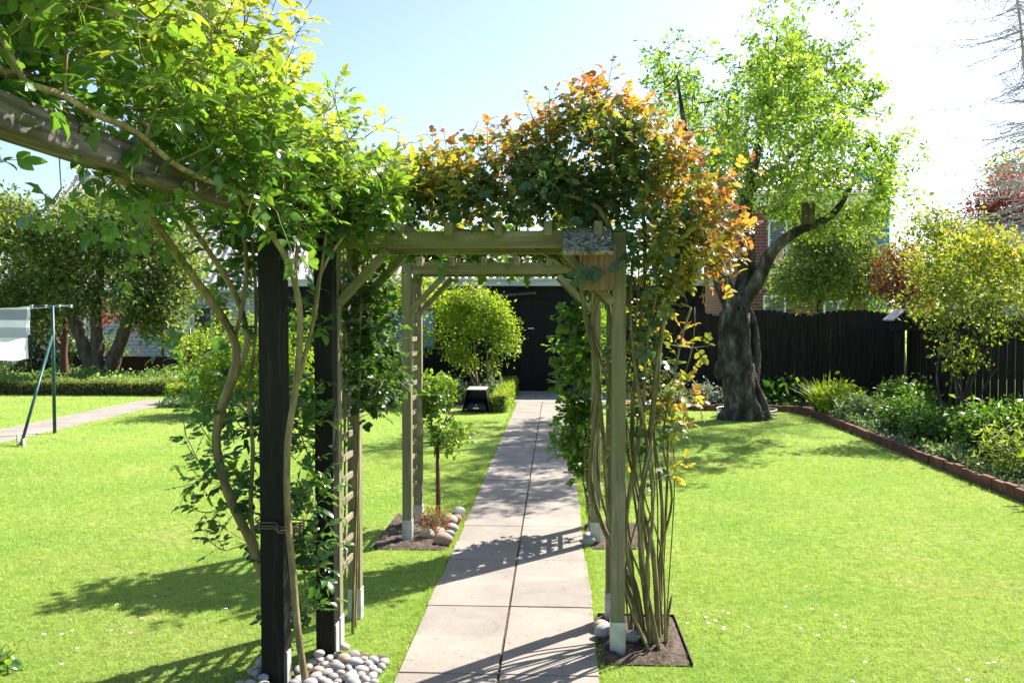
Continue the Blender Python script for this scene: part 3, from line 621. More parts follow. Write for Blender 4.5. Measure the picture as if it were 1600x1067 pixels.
def gable_house(label, x0, x1, y0, y1, ze, zr, wm, rm, over=.35, name='house'):
    h = thing(name, label, 'house', ((x0 + x1) / 2, y0, 0)); ym = (y0 + y1) / 2
    mb = MB(); mb.add([(x0,y0,0),(x1,y0,0),(x1,y1,0),(x0,y1,0),(x0,y0,ze),(x1,y0,ze),(x1,y1,ze),(x0,y1,ze),(x0,ym,zr-.1),(x1,ym,zr-.1)],
        [(0,1,5,4),(2,3,7,6),(1,2,6,9,5),(3,0,4,8,7)]); mb.build('wall', M[wm], h)
    s_ = (zr - ze) / (ym - y0); ya, za = y0 - over, ze - over * s_; mb = MB(); t = .12
    for yy, zz in ((ya, za), (y1 + over, za)):
        v = [(x0-over,yy,zz+.05),(x1+over,yy,zz+.05),(x1+over,ym,zr+.05),(x0-over,ym,zr+.05)]; v2 = [(a,b,c+t) for a,b,c in v]
        mb.add(v + v2, [(3,2,1,0),(4,5,6,7),(0,1,5,4),(1,2,6,5),(2,3,7,6),(3,0,4,7)])
    mb.tube([(x0 - over, ym, zr + .17), (x1 + over, ym, zr + .17)], .09, 8); mb.build('roof', M[rm], h)
    mb = MB(); mb.tube([(x0 - over, ya - .06, za + .05), (x1 + over, ya - .06, za + .05)], .06, 8); mb.build('gutter', M['white'], h)
    return h
def window(h, x0, x1, y, z0, z1, glass='glass', fr='white', mull=1):
    mb = MB(); f = .07; mb.box((x0, y - .04, z0), (x1, y - .002, z0 + f)); mb.box((x0, y - .04, z1 - f), (x1, y - .002, z1)); mb.box((x0, y - .04, z0 + f), (x0 + f, y - .002, z1 - f)); mb.box((x1 - f, y - .04, z0 + f), (x1, y - .002, z1 - f))
    for k in range(mull): c = x0 + (x1 - x0) * (k + 1) / (mull + 1); mb.box((c - .03, y - .04, z0 + f), (c + .03, y - .002, z1 - f))
    wn = mb.build('window', M[fr], h); mb = MB(); mb.box((x0 + f, y - .012, z0 + f), (x1 - f, y - .004, z1 - f)); mb.build('pane', M[glass], wn); return wn
hw = gable_house('white painted brick house with pale pink tiled roof behind the grey green tree', -18.4, -8.9, 28, 38, 2.75, 6.9, 'brick_white', 'tile_pink')
window(hw, -12.0, -10.7, 28, .95, 2.0); window(hw, -17, -15.6, 28, .9, 2.0)
mb = MB(); mb.box((-12.6, 27.96, 1.05), (-12.05, 27.997, 1.9)); mb.build('shutter', M['white'], hw)
gable_house('low house with grey red ribbed tile roof behind the garage', -6.2, 1.4, 30, 36, 2.3, 3.95, 'brick_red', 'tile_red')
hb = gable_house('two storey red brick house behind the fruit tree', 6.9, 10.9, 31, 41, 6.0, 7.7, 'brick_red', 'tile_red')
mb = MB(); mb.box((6.55, 30.97, 5.55), (10.95, 30.999, 5.9)); mb.build('eaves_board', M['white'], hb)
wn = window(hb, 7.45, 8.75, 31, 3.15, 5.05, mull=1); mb = MB(); mb.box((7.65, 30.975, 3.5), (8.0, 30.987, 4.2)); mb.build('window_picture', M['orange'], wn)
window(hb, 7.3, 8.1, 31, .9, 2.4, mull=0); window(hb, 9.5, 10.3, 31, 3.4, 4.9, mull=0); window(hb, 9.4, 10.4, 31, .9, 2.2)
bt = thing('office_block', 'bright blue clad block standing far beyond the fruit tree', 'building', (31, 80, 0))
mb = MB(); mb.box((27.3, 80, 0), (30.1, 92, 15.7)); mb.build('wall', M['bluewall'], bt)
for x in (27.6, 28.8):
    for z in (6, 9, 12): mb = MB(); mb.box((x, 79.9, z), (x + .7, 79.99, z + 1.3)); mb.build('window', M['glass'], bt)
gable_house('pale outbuilding with grey sheet roof beyond the side fence', 14.2, 22, 26, 32, 2.9, 4.75, 'brick_white', 'greyroof')

# ================================================================== FENCES
def board_fence(root, x0, x1, y, z0, zt, arc, r, wd=.112, gap=.004):
    mb = MB(); n = int(round((x1 - x0) / (wd + gap))); st = (x1 - x0) / n
    for i in range(n):
        a = x0 + i * st; u = ((i + .5) / n) * 2 - 1; t = zt + arc * (1 - u * u) + r.uniform(-.006, .006); yy = y + r.uniform(-.004, .004); b = a + st - gap * r.choice([.6, .8, 1, 2.2], p=[.4, .3, .2, .1])
        c = .028; mb.add([(a,yy,z0),(b,yy,z0),(b,yy,t-c),(b-c,yy,t),(a+c,yy,t),(a,yy,t-c), (a,yy+.02,z0),(b,yy+.02,z0),(b,yy+.02,t-c),(b-c,yy+.02,t),(a+c,yy+.02,t),(a,yy+.02,t-c)],
            [(0,1,2,3,4,5),(11,10,9,8,7,6),(0,6,7,1),(1,7,8,2),(2,8,9,3),(3,9,10,4),(4,10,11,5),(5,11,6,0)])
    mb.build('panel', M['fence'], root)
    for z in (z0 + .25, (z0 + zt) / 2, zt - .12):
        mb = MB(); mb.box((x0, y + .026, z), (x1, y + .066, z + .07)); mb.build('rail', M['fence_x'], root)
r = np.random.default_rng(5)
bf = thing('board_fence', 'dark brown close boarded fence with arched tops behind the fruit tree', 'fence', (4.5, 17.2, 0))
edges = [1.55, 3.25, 4.85, 6.72]
for a, b in zip(edges[:-1], edges[1:]): board_fence(bf, a + .05, b - .05, 17.2, .06, 1.70, .13, r)
for x in edges:
    mb = MB(); mb.box((x - .045, 17.17, 0), (x + .045, 17.26, 1.76)); mb.build('post', M['fence'], bf, bevel=.006)
pf = thing('picket_fence', 'dark brown picket fence with gaps along the side bed', 'fence', (6.85, 12, 0))
for (ya, yb) in ((14.9, 17.1), (12.6, 14.9), (10.3, 12.6), (8.0, 10.3), (5.7, 8.0)):
    mb = MB(); y = ya + .07
    while y < yb - .1:
        wdt = .088; t = 1.62 + r.uniform(-.01, .01) + .1 * (1 - ((y - ya) / (yb - ya) * 2 - 1) ** 2); c = .025; x = 6.85
        mb.add([(x,y,.10),(x,y+wdt,.10),(x,y+wdt,t-c),(x,y+wdt-c,t),(x,y+c,t),(x,y,t-c),(x+.02,y,.10),(x+.02,y+wdt,.10),(x+.02,y+wdt,t-c),(x+.02,y+wdt-c,t),(x+.02,y+c,t),(x+.02,y,t-c)],
            [(0,1,2,3,4,5),(11,10,9,8,7,6),(0,6,7,1),(1,7,8,2),(2,8,9,3),(3,9,10,4),(4,10,11,5),(5,11,6,0)])
        y += wdt + r.choice([.018, .03, .045])
    mb.build('panel', M['fence'], pf)
    for z in (.28, 1.42):
        mb = MB(); mb.box((6.79, ya + .01, z), (6.848, yb - .01, z + .09)); mb.build('rail', M['fence'], pf)
    mb = MB(); mb.box((6.80, yb - .055, 0), (6.92, yb + .055, 1.72)); mb.build('post', M['fence'], pf, bevel=.006)
# feeder house on a post
fh = thing('bird_table', 'dark bird house with pale sloping roof on a post at the fence corner', 'bird house', (6.18, 15.95, 0))
mb = MB(); mb.box((6.12, 15.9, 0), (6.24, 16.0, 1.45)); mb.build('post', M['fence'], fh, bevel=.006)
mb = MB(); mb.box((6.06, 15.82, 1.45), (6.34, 16.08, 1.66)); mb.build('box', M['fence'], fh, bevel=.004)
mb = MB(); mb.add([(5.99,15.7,1.62),(6.2,15.7,1.80),(6.2,16.2,1.80),(5.99,16.2,1.62),(6.41,15.7,1.62),(6.41,16.2,1.62)] + [(5.99,15.7,1.645),(6.2,15.7,1.83),(6.2,16.2,1.83),(5.99,16.2,1.645),(6.41,15.7,1.645),(6.41,16.2,1.645)],
    [(3,2,1,0),(2,5,4,1),(6,7,8,9),(7,10,11,8),(0,1,7,6),(1,4,10,7),(3,9,8,2),(2,8,11,5),(0,6,9,3),(4,5,11,10)]); mb.build('roof', M['greyroof'], fh)

# red-brown edging of the right-hand bed
ek = thing('bed_kerb', 'low red brown edging of upright blocks round the right bed', 'edging', (4.4, 12, 0))
pts = catmull([(1.3, 15.66, 0), (3.4, 15.72, 0), (4.05, 15.62, 0), (4.33, 15.1, 0), (4.36, 13, 0), (4.34, 10, 0), (4.36, 7, 0), (4.36, 5, 0)], .2); mb = MB(); rr = np.random.default_rng(8)
acc = 0
for a, b in zip(pts[:-1], pts[1:]):
    d = b - a; z = .115 + rr.uniform(-.012, .012); n = rr.uniform(-.006, .006)
    mb.bar(a + A(n, 0, z / 2 - .02), a + d * .975 + A(n, 0, z / 2 - .02), .06, z + .04)
mb.build('block', M['kerb_brick'], ek, bevel=.006)

# ================================================================== SMALL THINGS
rm_ = thing('mower_shelter', 'black mower shelter with grey roof standing at the lawn edge', 'mower shelter', (-1.40, 15.2, 0))
def quadslab(mb, pts, t):
    p = np.array(pts, float); n = unit(np.cross(p[1] - p[0], p[2] - p[0])) * t; mb.add(np.vstack([p, p + n]), [(3,2,1,0),(4,5,6,7),(0,1,5,4),(1,2,6,5),(2,3,7,6),(3,0,4,7)])
X0, X1, Y0, Y1, H = -1.66, -1.14, 15.05, 15.65, .42
mb = MB(); quadslab(mb, [(X0+.09,Y0+.02,H-.015),(X1-.09,Y0+.02,H-.015),(X1-.09,Y1,H-.015),(X0+.09,Y1,H-.015)], .022); mb.build('roof', M['shed_grey'], rm_, bevel=.006)
mb = MB(); quadslab(mb, [(X0,Y0,0.01),(X0,Y1,0.01),(X0+.085,Y1,H-.02),(X0+.085,Y0,H-.02)], .014); mb.build('side_panel', M['black_plastic'], rm_)
mb = MB(); quadslab(mb, [(X1,Y1,0.01),(X1,Y0,0.01),(X1-.085,Y0,H-.02),(X1-.085,Y1,H-.02)], .014); mb.build('side_panel', M['black_plastic'], rm_)
mb = MB(); quadslab(mb, [(X0+.01,Y1,.01),(X1-.01,Y1,.01),(X1-.095,Y1,H-.02),(X0+.095,Y1,H-.02)], .012); mb.build('back_panel', M['black_plastic'], rm_)
mw = thing('robot_mower', 'black robot mower parked inside its shelter', 'robot mower', (-1.4, 15.3, 0))
mb = MB()
prof = [(-.20,.05),(-.205,.11),(-.18,.165),(-.10,.205),(.02,.215),(.16,.19),(.22,.12),(.22,.05)]
for sxx in (0,):
    ring = [(-1.40 + hx, 15.32 + y, z) for hx in (-.17, -.13, .13, .17) for (y, z0_) in prof for z in [z0_ * (.86 if abs(hx) > .15 else 1)]]
    n = len(prof); f = [(k*n+i, k*n+i+1, (k+1)*n+i+1, (k+1)*n+i) for k in range(3) for i in range(n-1)] + [tuple(range(n)), tuple(range(4*n-1, 3*n-1, -1))]; mb.add(ring, f)
bd = mb.build('body', M['black_plastic'], mw, bevel=.008)
mb = MB(); mb.box((-1.46, 15.105, .075), (-1.36, 15.112, .10)); mb.build('label_plate', M['white'], bd)
mb = MB(); mb.box((-1.412, 15.108, .135), (-1.398, 15.12, .15)); mb.build('light', M['white'], bd)
for x in (-1.575, -1.225):
    mb = MB(); mb.tube([(x - .03, 15.42, .095), (x + .03, 15.42, .095)], .094, 18); mb.build('wheel', M['black_plastic'], mw)
# stake of the standard rose
mb = MB(); q = A(-.995, 7.2, 0); mb.tube([q, q + A(.0, 0, .70)], .016, 10); mb.tube([q + A(0, 0, .69), q + A(0, 0, .705), q + A(0, 0, .73)], [.024, .026, .018], 10)
mb.tube([q + A(-.13, .0, .66), q + A(.02, -.02, .68), q + A(.025, 0, .66), q + A(-.02, .02, .655)], .007, 6)
o = mb.build('stake', M['rust'], None, q, smooth=True); setp(o, 'rusty metal stake tied to the small standard rose', 'stake')

# clothes line and towel
cl = thing('clothes_line', 'dark green steel clothes line frame with braced post by the second path', 'clothes line', (-7.1, 12.25, 0))
TP = P(82, 478, 12.25); bx = TP[0]
mb = MB(); mb.tube([(bx, 12.25, 0), (bx, 12.25, TP[2])], .024, 12); mb.build('post', M['green_metal'], cl, smooth=True)
f0 = G(33, 697); mb = MB(); mb.tube([(bx, 12.23, 1.42), f0 + A(0, 0, .02)], .02, 10); mb.build('strut', M['green_metal'], cl, smooth=True)
mb = MB(); mb.box(f0 + A(-.05, -.02, 0), f0 + A(-.035, .02, .16)); mb.box(f0 + A(.03, -.03, 0), f0 + A(.05, .03, .1)); mb.build('ground_peg', M['shoe'], cl)
c0, c1 = P(48, 479, 12.05), P(112, 478.5, 12.45); mb = MB(); mb.tube([c0, c1], .016, 8); mb.build('crossbar', M['green_metal'], cl, smooth=True)
Ls = []
for t in (.02, .35, .68, .97):
    a = c0 * (1 - t) + c1 * t; b = a + A(-5.6, 1.2 - t * 1.2, -.02); pts = [a + (b - a) * u + A(0, 0, -.10 * math.sin(PI * u)) for u in np.linspace(0, 1, 14)]; Ls.append(pts)
    mb = MB(); mb.tube(pts, .005, 4); mb.build('line', M['wire'], cl)
    mb = MB(); mb.box(a - A(.02, .02, .02), a + A(.02, .02, .025)); mb.build('hook', M['shoe'], cl)
# the towel hangs on the front line
ta = Ls[0]; tl = A(-9.0, 12.1, 0); tw, th = 1.0, .76
def line_at(x):
    for a, b in zip(ta[:-1], ta[1:]):
        if b[0] <= x <= a[0]: return a + (b - a) * ((x - a[0]) / (b[0] - a[0]))
    return ta[-1]
xr_ = P(47, 487, 12.1)[0]; nx, nz = 36, 26; V = []
for side in (0, 1):
    for j in range(nz):
        for i in range(nx):
            u = i / (nx - 1); v = j / (nz - 1); x = xr_ - tw * (1 - u); q = line_at(x); hgt = th * (1 if side == 0 else .55)
            wv = (.02 * math.sin(u * 9 + v * 2.0) + .015 * math.sin(u * 17 + 1)) * (.3 + v); V.append((x + .008 * math.sin(v * 7) + .02 * v * u, q[1] + (-.009 if side == 0 else .012) + wv * (1 if side == 0 else .6) - (.01 if side == 0 else -.012) * min(1, v * 3), q[2] + .006 - v * hgt - .012 * math.sin(u * 11) * v))
f = [(s_*nx*nz + j*nx+i, s_*nx*nz + j*nx+i+1, s_*nx*nz + (j+1)*nx+i+1, s_*nx*nz + (j+1)*nx+i) for s_ in (0, 1) for j in range(nz-1) for i in range(nx-1)] + [(i, i+1, nx*nz+i+1, nx*nz+i) for i in range(nx-1)]
mb = MB(); mb.add(V, f); top = line_at(xr_); o = mb.build('towel', M['towel'], None, (xr_, top[1], top[2]), smooth=True); setp(o, 'grey and white striped towel pegged over the washing line', 'towel')
for x, m, lb in ((xr_ - .86, 'purple', 'purple clothes peg holding the striped towel'), (xr_ - .70, 'peg_blue', 'blue clothes peg beside the purple one on the towel')):
    q = line_at(x); mb = MB(); mb.bar(q + A(-.004, -.02, -.05), q + A(0, -.012, .06), .018, .01, up=(0, 1, 0)); mb.bar(q + A(.004, .022, -.05), q + A(0, .012, .06), .018, .01, up=(0, 1, 0)); mb.tube([q + A(-.012, 0, .015), q + A(.012, 0, .015)], .007, 6)
    o = mb.build('clothes_peg', M[m], None, q); setp(o, lb, 'clothes peg')
# green metal fence posts and dark board in the left border
for px, ln, lb in ((255, 1.45, 'green metal post beside the dark round bush'), (297, 1.4, 'green metal post nearest the yellow bush')):
    q = P(px, 560, 23.0); mb = MB(); mb.tube([(q[0], 23, 0), (q[0], 23, ln)], .035, 8); mb.tube([(q[0], 23, ln - .005), (q[0], 23, ln + .02)], .042, 8); o = mb.build('metal_post', M['green_metal'], None, (q[0], 23, 0), smooth=True); setp(o, lb, 'post', 'green metal posts in the left border')
mb = MB(); mb.box((-12.6, 21.9, 0), (-7.6, 21.98, .62)); mb.box((-12.6, 21.87, .62), (-7.6, 22.0, .645)); o = mb.build('border_board', M['kerb_dark'], None, (-10, 21.9, 0), bevel=.01); setp(o, 'dark brown retaining board behind the pale ground cover', 'edging')
ts = thing('dead_tree', 'dead reddish brown trunk with cut stubs beside the clothes post', 'tree', (-12.1, 21.2, 0)); q = P(101, 560, 21.2); q[2] = 0
mb = MB(); pts = catmull([q, q + A(-.02, 0, .7), q + A(.03, 0, 1.25), q + A(-.02, .05, 1.6)], .15); mb.tube(pts, np.linspace(.11, .06, len(pts)), 10, rough=.08); mb.tube([q + A(0, 0, .8), q + A(-.2, 0, 1.05), q + A(-.35, .05, 1.5)], [.05, .045, .035], 8); mb.build('trunk', M['rust'], ts, smooth=True)
# ================================================================== CLIMBERS ON THE PERGOLA
def PL(lst): return [P(*q) for q in lst]
def bY(x): return 1350 * 1.19 / (869 - x)
rng = np.random.default_rng(101)
va = thing('climbing_rose', 'climbing rose with thick twisting tan stem left of the black post, climbing the beam', 'climbing plant', (-1.33, 4.07, 0), 'climbing roses')
Ta = Tree(rng)
Ta.limb([A(-1.36, 4.09, -.03), A(-1.38, 4.08, .3)] + PL([(406, 885, 4.08), (385, 830, 4.06), (356, 770, 4.05), (339, 700, 4.05), (345, 640, 4.05), (362, 590, 4.05), (369, 545, 4.05), (350, 500, 4.0), (315, 450, 3.9), (285, 410, 3.75), (250, 360, 3.5), (222, 320, 3.3), (205, 295, 3.1), (188, 280, 2.85), (150, 240, 2.6), (60, 130, 2.2), (0, 110, 2.0), (-60, 60, 1.8)]), .026, .015, step=.05)
j = Ta.nearest(P(343, 652, 4.05)); Ta.limb(PL([(343, 650, 4.05), (361, 605, 4.08), (386, 541, 4.12), (376, 481, 4.12), (352, 432, 4.0), (320, 384, 3.85), (280, 330, 3.5), (240, 270, 3.1), (220, 200, 2.9), (250, 120, 2.95)]), .016, .010, parent=j, step=.06)
j = Ta.nearest(P(406, 885, 4.06)); Ta.limb(PL([(404, 880, 4.07), (392, 800, 4.08), (395, 700, 4.1), (390, 620, 4.15), (400, 500, 4.2), (395, 380, 4.1)]), .014, .009, parent=j, step=.07)
j = Ta.nearest(P(369, 545, 4.05)); Ta.limb(PL([(366, 530, 4.05), (380, 470, 4.1), (385, 400, 4.1), (370, 340, 3.9), (330, 260, 3.6), (340, 150, 3.5)]), .012, .008, parent=j, step=.07)
vc = thing('climbing_rose', 'climbing rose tied to the right of the black post, bright young shoots over the beam', 'climbing plant', (-1.16, 3.92, 0), 'climbing roses')
Tc = Tree(rng)
Tc.limb([A(-1.155, 3.92, -.03)] + PL([(466, 990, 3.9), (458, 900, 3.88), (449, 790, 3.86), (450, 690, 3.84), (460, 620, 3.84), (467, 560, 3.84), (468, 480, 3.84), (452, 415, 3.8), (428, 372, 3.74), (398, 335, 3.6), (372, 300, bY(372)), (325, 282, bY(325)), (270, 255, bY(270)), (210, 205, bY(210)), (150, 180, bY(150)), (100, 150, bY(100)), (40, 130, bY(40))]), .018, .010, step=.05)
j = Tc.nearest(P(463, 600, 3.84)); Tc.limb(PL([(466, 597, 3.84), (490, 500, 3.88), (500, 430, 3.92), (525, 385, 3.96), (560, 335, 4.02), (590, 285, 4.1)]), .011, .006, parent=j, step=.06)
j = Tc.nearest(P(493, 490, 3.88)); Tc.limb(PL([(493, 490, 3.88), (502, 420, 3.9), (513, 340, 3.95), (520, 270, 4.0), (512, 190, 4.0)]), .008, .004, parent=j, step=.06)
j = Tc.nearest(P(468, 480, 3.84)); Tc.limb(PL([(467, 470, 3.84), (462, 420, 3.84), (468, 350, 3.84), (480, 280, 3.86), (470, 200, 3.9)]), .008, .005, parent=j, step=.06)
j = Tc.nearest(P(372, 300, bY(372))); Tc.limb(PL([(372, 300, bY(372)), (340, 240, 3.1), (300, 170, 3.0), (290, 90, 3.0)]), .010, .005, parent=j, step=.06)
Tc.limb(PL([(372, 300, bY(372)), (400, 250, 3.5), (420, 180, 3.6)]), .009, .005, parent=j, step=.06)
def beam_targets(n, rng):
    out = []
    while len(out) < n:
        Y = rng.uniform(1.75, 4.75); top = np.interp(Y, [1.7, 2.4, 3.2, 3.7, 4.1, 4.75], [2.78, 2.84, 2.85, 2.78, 2.66, 2.52]); z = rng.uniform(2.12, top) ; X = -1.30 + rng.normal(0, .17) * (1.25 - .4 * (z - 2.2)) + np.interp(Y, [2, 4, 4.75], [0, .02, .16])
        if -1.40 < X < -1.10 and z < 2.30 and Y < 3.1: continue
        if X > -1.2 and z < 2.34 and Y < 3.2: continue
        out.append(A(X, Y, z))
    return np.array(out)
def clothe(T, root, tg, rng, leaf, lm, templ, tintf, slen=(.12, .26), nl=(4, 7), bark='bark_tan', rough=.11, bend=(0, 0, .5), outc=None, pairs=2, up=.6, kmin=4, extra=None, pet=.075):
    T.reach(tg, .09, .14, maxlen=1.6); T.radii(.0022, .45); mb = MB(); T.mesh(mb, kmin, rough=rough, kthick=10); mb.build('stem', M[bark], root, smooth=True)
    L = Leaves(); tw = MB(); pos = np.array(T.pos)
    for i in T.tips:
        p = T.pos[i]; d = unit(unit(p - T.pos[T.par[i]]) + rng.normal(0, .35, 3) + A(0, 0, up) + (unit(p - outc) * .6 if outc is not None else 0))
        t0 = tintf(p); shoot(L, tw, p, d, rng.uniform(*slen), rng.integers(*nl), leaf, t0, t0 + .3, rng, bend, pairs, petiole=pet)
        for q in range(2):                                           # older leaves lower on the branch
            k = T.par[i]
            if k >= 0 and T.par[k] >= 0: k = T.par[k]
            pp = T.pos[k]; compound(L, tw, pp, unit(rng.normal(size=3) + A(0, 0, .1)), A(0, 0, 1) + rng.normal(0, .4, 3), pet, leaf * rng.uniform(.85, 1.2), max(0, t0 - .25), rng, pairs)
    if extra: extra(L, tw)
    tw.build('shoot', M['stemgreen'], root, smooth=True); L.build('foliage', M[lm], root, templ); return L.count()
def tint_left(p): return .18 + .75 * np.clip((p[2] - 2.15) / .7, 0, 1) + .25 * np.clip((p[1] - 3.4) / 1.2, 0, 1) * (p[2] > 2.3)
tgA = beam_targets(210, rng); tgA = tgA[tgA[:, 0] < -1.18]; tgA = np.vstack([tgA, np.stack([rng.normal(-1.32, .18, 120), rng.uniform(1.75, 3.5, 120), rng.uniform(2.36, 2.90, 120)], 1)])
under = np.array([P(rng.uniform(60, 400), 0, rng.uniform(2.3, 3.9)) for _ in range(10)]); under[:, 0] = np.clip(under[:, 0], -1.75, -1.38); under[:, 2] = rng.uniform(2.0, 2.17, 10)
low = []
for (x0, x1, y0, y1, n) in ((330, 400, 440, 560, 5), (310, 400, 600, 760, 15), (345, 400, 760, 880, 5), (455, 486, 460, 640, 7), (450, 490, 600, 800, 20), (465, 500, 780, 985, 20), (365, 400, 380, 450, 5), (130, 330, 290, 350, 8), (280, 400, 330, 400, 9)):
    for _ in range(n): low.append(P(rng.uniform(x0, x1), rng.uniform(y0, y1), rng.uniform(4.08, 4.42)))
for q in ((290, 680), (310, 720), (330, 800), (345, 850), (352, 860), (280, 560), (310, 640)): low.append(P(*q, 4.1))
low = np.array(low); low = low[(low[:, 2] > .08)]
na = clothe(Ta, va, np.vstack([tgA, under, low]), rng, .056, 'l_vine', T_NEAR, tint_left, (.10, .24), (4, 7))
tgC = beam_targets(250, rng); tgC = tgC[(tgC[:, 2] > 2.16) | (tgC[:, 1] > 4)]; tgC = tgC[(tgC[:, 0] > -1.36) | (tgC[:, 1] > 3)]
ex = [P(rng.uniform(520, 610), rng.uniform(275, 350), rng.uniform(3.95, 4.2)) for _ in range(22)] + [P(rng.uniform(400, 540), rng.uniform(300, 350), rng.uniform(3.8, 4.1)) for _ in range(16)] + [A(rng.uniform(-1.2, -1.02), rng.uniform(2.95, 4.3), rng.uniform(2.12, 2.5)) for _ in range(60)] + [A(rng.uniform(-1.25, -1.05), rng.uniform(2.4, 3.0), rng.uniform(2.27, 2.42)) for _ in range(12)]
def tallshoots(L, tw):
    for x, y, Y in ((378, 60, 3.4), (345, 20, 3.3), (455, 175, 3.75), (512, 180, 4.0), (440, 140, 3.7), (540, 250, 4.1), (560, 265, 4.1), (270, 20, 3.0), (600, 262, 4.15), (400, 95, 3.5)):
        t = P(x, y, Y); b = t + A(rng.normal(-.06, .03), rng.normal(0, .04), -rng.uniform(.35, .5)); shoot(L, tw, b, t - b, np.linalg.norm(t - b), 9, .046, .6, 1, rng, (0, 0, .1), 2, wob=.12)
nc = clothe(Tc, vc, np.vstack([tgC, np.array(ex)]), rng, .055, 'l_vine', T_NEAR, lambda p: tint_left(p) + .08, (.12, .28), (4, 8), extra=tallshoots, bend=(0, 0, .6))

# ================================================================== ROSES ON THE ARCHES
rng = np.random.default_rng(202)
vr = thing('climbing_rose', 'climbing rose with coppery orange young leaves crowning the near arch above bare canes', 'climbing plant', (.5, 4.6, 0), 'climbing roses')
Tr = Tree(rng)
canes = [([(1012, 1003, 4.5), (985, 930, 4.5), (955, 830, 4.5), (943, 690, 4.5), (930, 560, 4.5), (912, 470, 4.5), (900, 400, 4.52)], .013),
 ([(1010, 998, 4.55), (986, 910, 4.6), (945, 830, 4.65), (922, 740, 4.65), (936, 600, 4.65), (915, 500, 4.65), (900, 400, 4.7)], .014),
 ([(1024, 1000, 4.5), (1003, 880, 4.5), (1003, 780, 4.5), (1015, 690, 4.5), (1028, 560, 4.5), (1045, 470, 4.5), (1065, 400, 4.5), (1080, 330, 4.5)], .016),
 ([(1030, 985, 4.6), (1020, 860, 4.6), (995, 760, 4.6), (988, 650, 4.62), (1000, 520, 4.62), (1008, 420, 4.65), (1000, 300, 4.65), (960, 200, 4.65)], .014),
 ([(1028, 978, 4.7), (1035, 800, 4.7), (1020, 640, 4.7), (1036, 500, 4.7), (1090, 420, 4.7)], .011),
 ([(1030, 978, 4.75), (1042, 770, 4.75), (1046, 650, 4.72), (1062, 540, 4.7), (1080, 480, 4.7)], .009),
 ([(1004, 990, 4.7), (986, 900, 4.7), (972, 720, 4.75), (960, 560, 4.75), (945, 430, 4.75), (930, 330, 4.7)], .015),
 ([(1000, 995, 4.62), (975, 880, 4.62), (962, 740, 4.58), (950, 600, 4.55), (925, 520, 4.55), (935, 430, 4.5)], .012),
 ([(1016, 1000, 4.48), (1010, 900, 4.46), (1020, 800, 4.46), (1012, 700, 4.44), (990, 560, 4.44), (985, 470, 4.44), (990, 400, 4.44)], .010),
 ([(1036, 980, 4.65), (1030, 880, 4.65), (1050, 780, 4.65), (1036, 690, 4.65), (1050, 600, 4.6)], .008),
 ([(1040, 985, 4.55), (1044, 960, 4.56), (1050, 930, 4.57)], .010),
 ([(1008, 1003, 4.52), (998, 940, 4.5), (978, 850, 4.48), (985, 760, 4.47), (1005, 640, 4.47), (1010, 540, 4.47), (1030, 440, 4.47)], .012)]
for c, r0 in canes:
    pts = PL(c); g0 = pts[0].copy(); g0[0] = np.clip(g0[0], .40, .58); g0[2] = -.02; pts[0] = g0; Tr.limb(pts, r0 * 1.15, r0 * .65, step=.07)
for c, r0 in canes[:9] + canes[:4]:                      # thinner younger canes among the old ones
    pts = PL(c); dx = rng.normal(0, .035); dy = rng.normal(0, .05); pts = [q + A(dx + rng.normal(0, .018), dy + rng.normal(0, .018), 0) for q in pts[:rng.integers(4, 8)]]
    g0 = pts[0].copy(); g0[0] = np.clip(g0[0], .39, .60); g0[1] = np.clip(g0[1], 4.36, 4.85); g0[2] = -.02; pts[0] = g0; Tr.limb(pts, r0 * rng.uniform(.4, .75), r0 * .3, step=.07)
j = Tr.nearest(P(1000, 420, 4.62)); Tr.limb(PL([(975, 420, 4.5), (958, 372, 4.48), (935, 325, 4.47), (890, 306, 4.48), (810, 300, 4.52), (730, 308, 4.6), (670, 305, 4.65)]), .018, .008, step=.07)
Tr.limb(PL([(958, 372, 4.48), (975, 310, 4.5), (985, 260, 4.55), (960, 200, 4.6)]), .013, .006, parent=Tr.nearest(P(958, 372, 4.48)), step=.07)
Tr.limb(PL([(890, 420, 4.62), (800, 372, 4.6), (700, 355, 4.6), (640, 330, 4.6)]), .010, .005, step=.07)
def lob(x, y, Y, rx, ry, rz): return (P(x, y, Y), (rx, ry, rz))
lobes = [lob(925, 255, 4.65, .42, .36, .25), lob(790, 280, 4.62, .40, .32, .16), lob(1015, 325, 4.6, .34, .36, .29), lob(935, 200, 4.65, .2, .2, .16), lob(1080, 370, 4.6, .16, .28, .2), lob(700, 295, 4.65, .2, .28, .10), lob(1000, 395, 4.4, .22, .12, .18), lob(760, 325, 4.62, .5, .3, .05), lob(880, 318, 4.6, .25, .3, .06),
         lob(1060, 560, 4.6, .06, .15, .24), lob(1035, 700, 4.62, .05, .12, .16), lob(1030, 470, 4.6, .13, .2, .16), lob(1005, 600, 4.7, .1, .1, .4), lob(990, 520, 4.6, .1, .14, .25), lob(1030, 620, 4.55, .08, .1, .2)]
tg = ballpts(520, lobes, rng, .6); tg = tg[(tg[:, 2] > 2.0) | (rng.random(len(tg)) < .6)]; tg = tg[~((np.abs(tg[:, 0] - .20) < .17) & (tg[:, 2] > 1.82) & (tg[:, 2] < 2.2) & (tg[:, 1] < 4.5))]
tg = tg[~((tg[:, 2] < 2.22) & (tg[:, 0] < .05))]
cen = P(930, 300, 4.65)
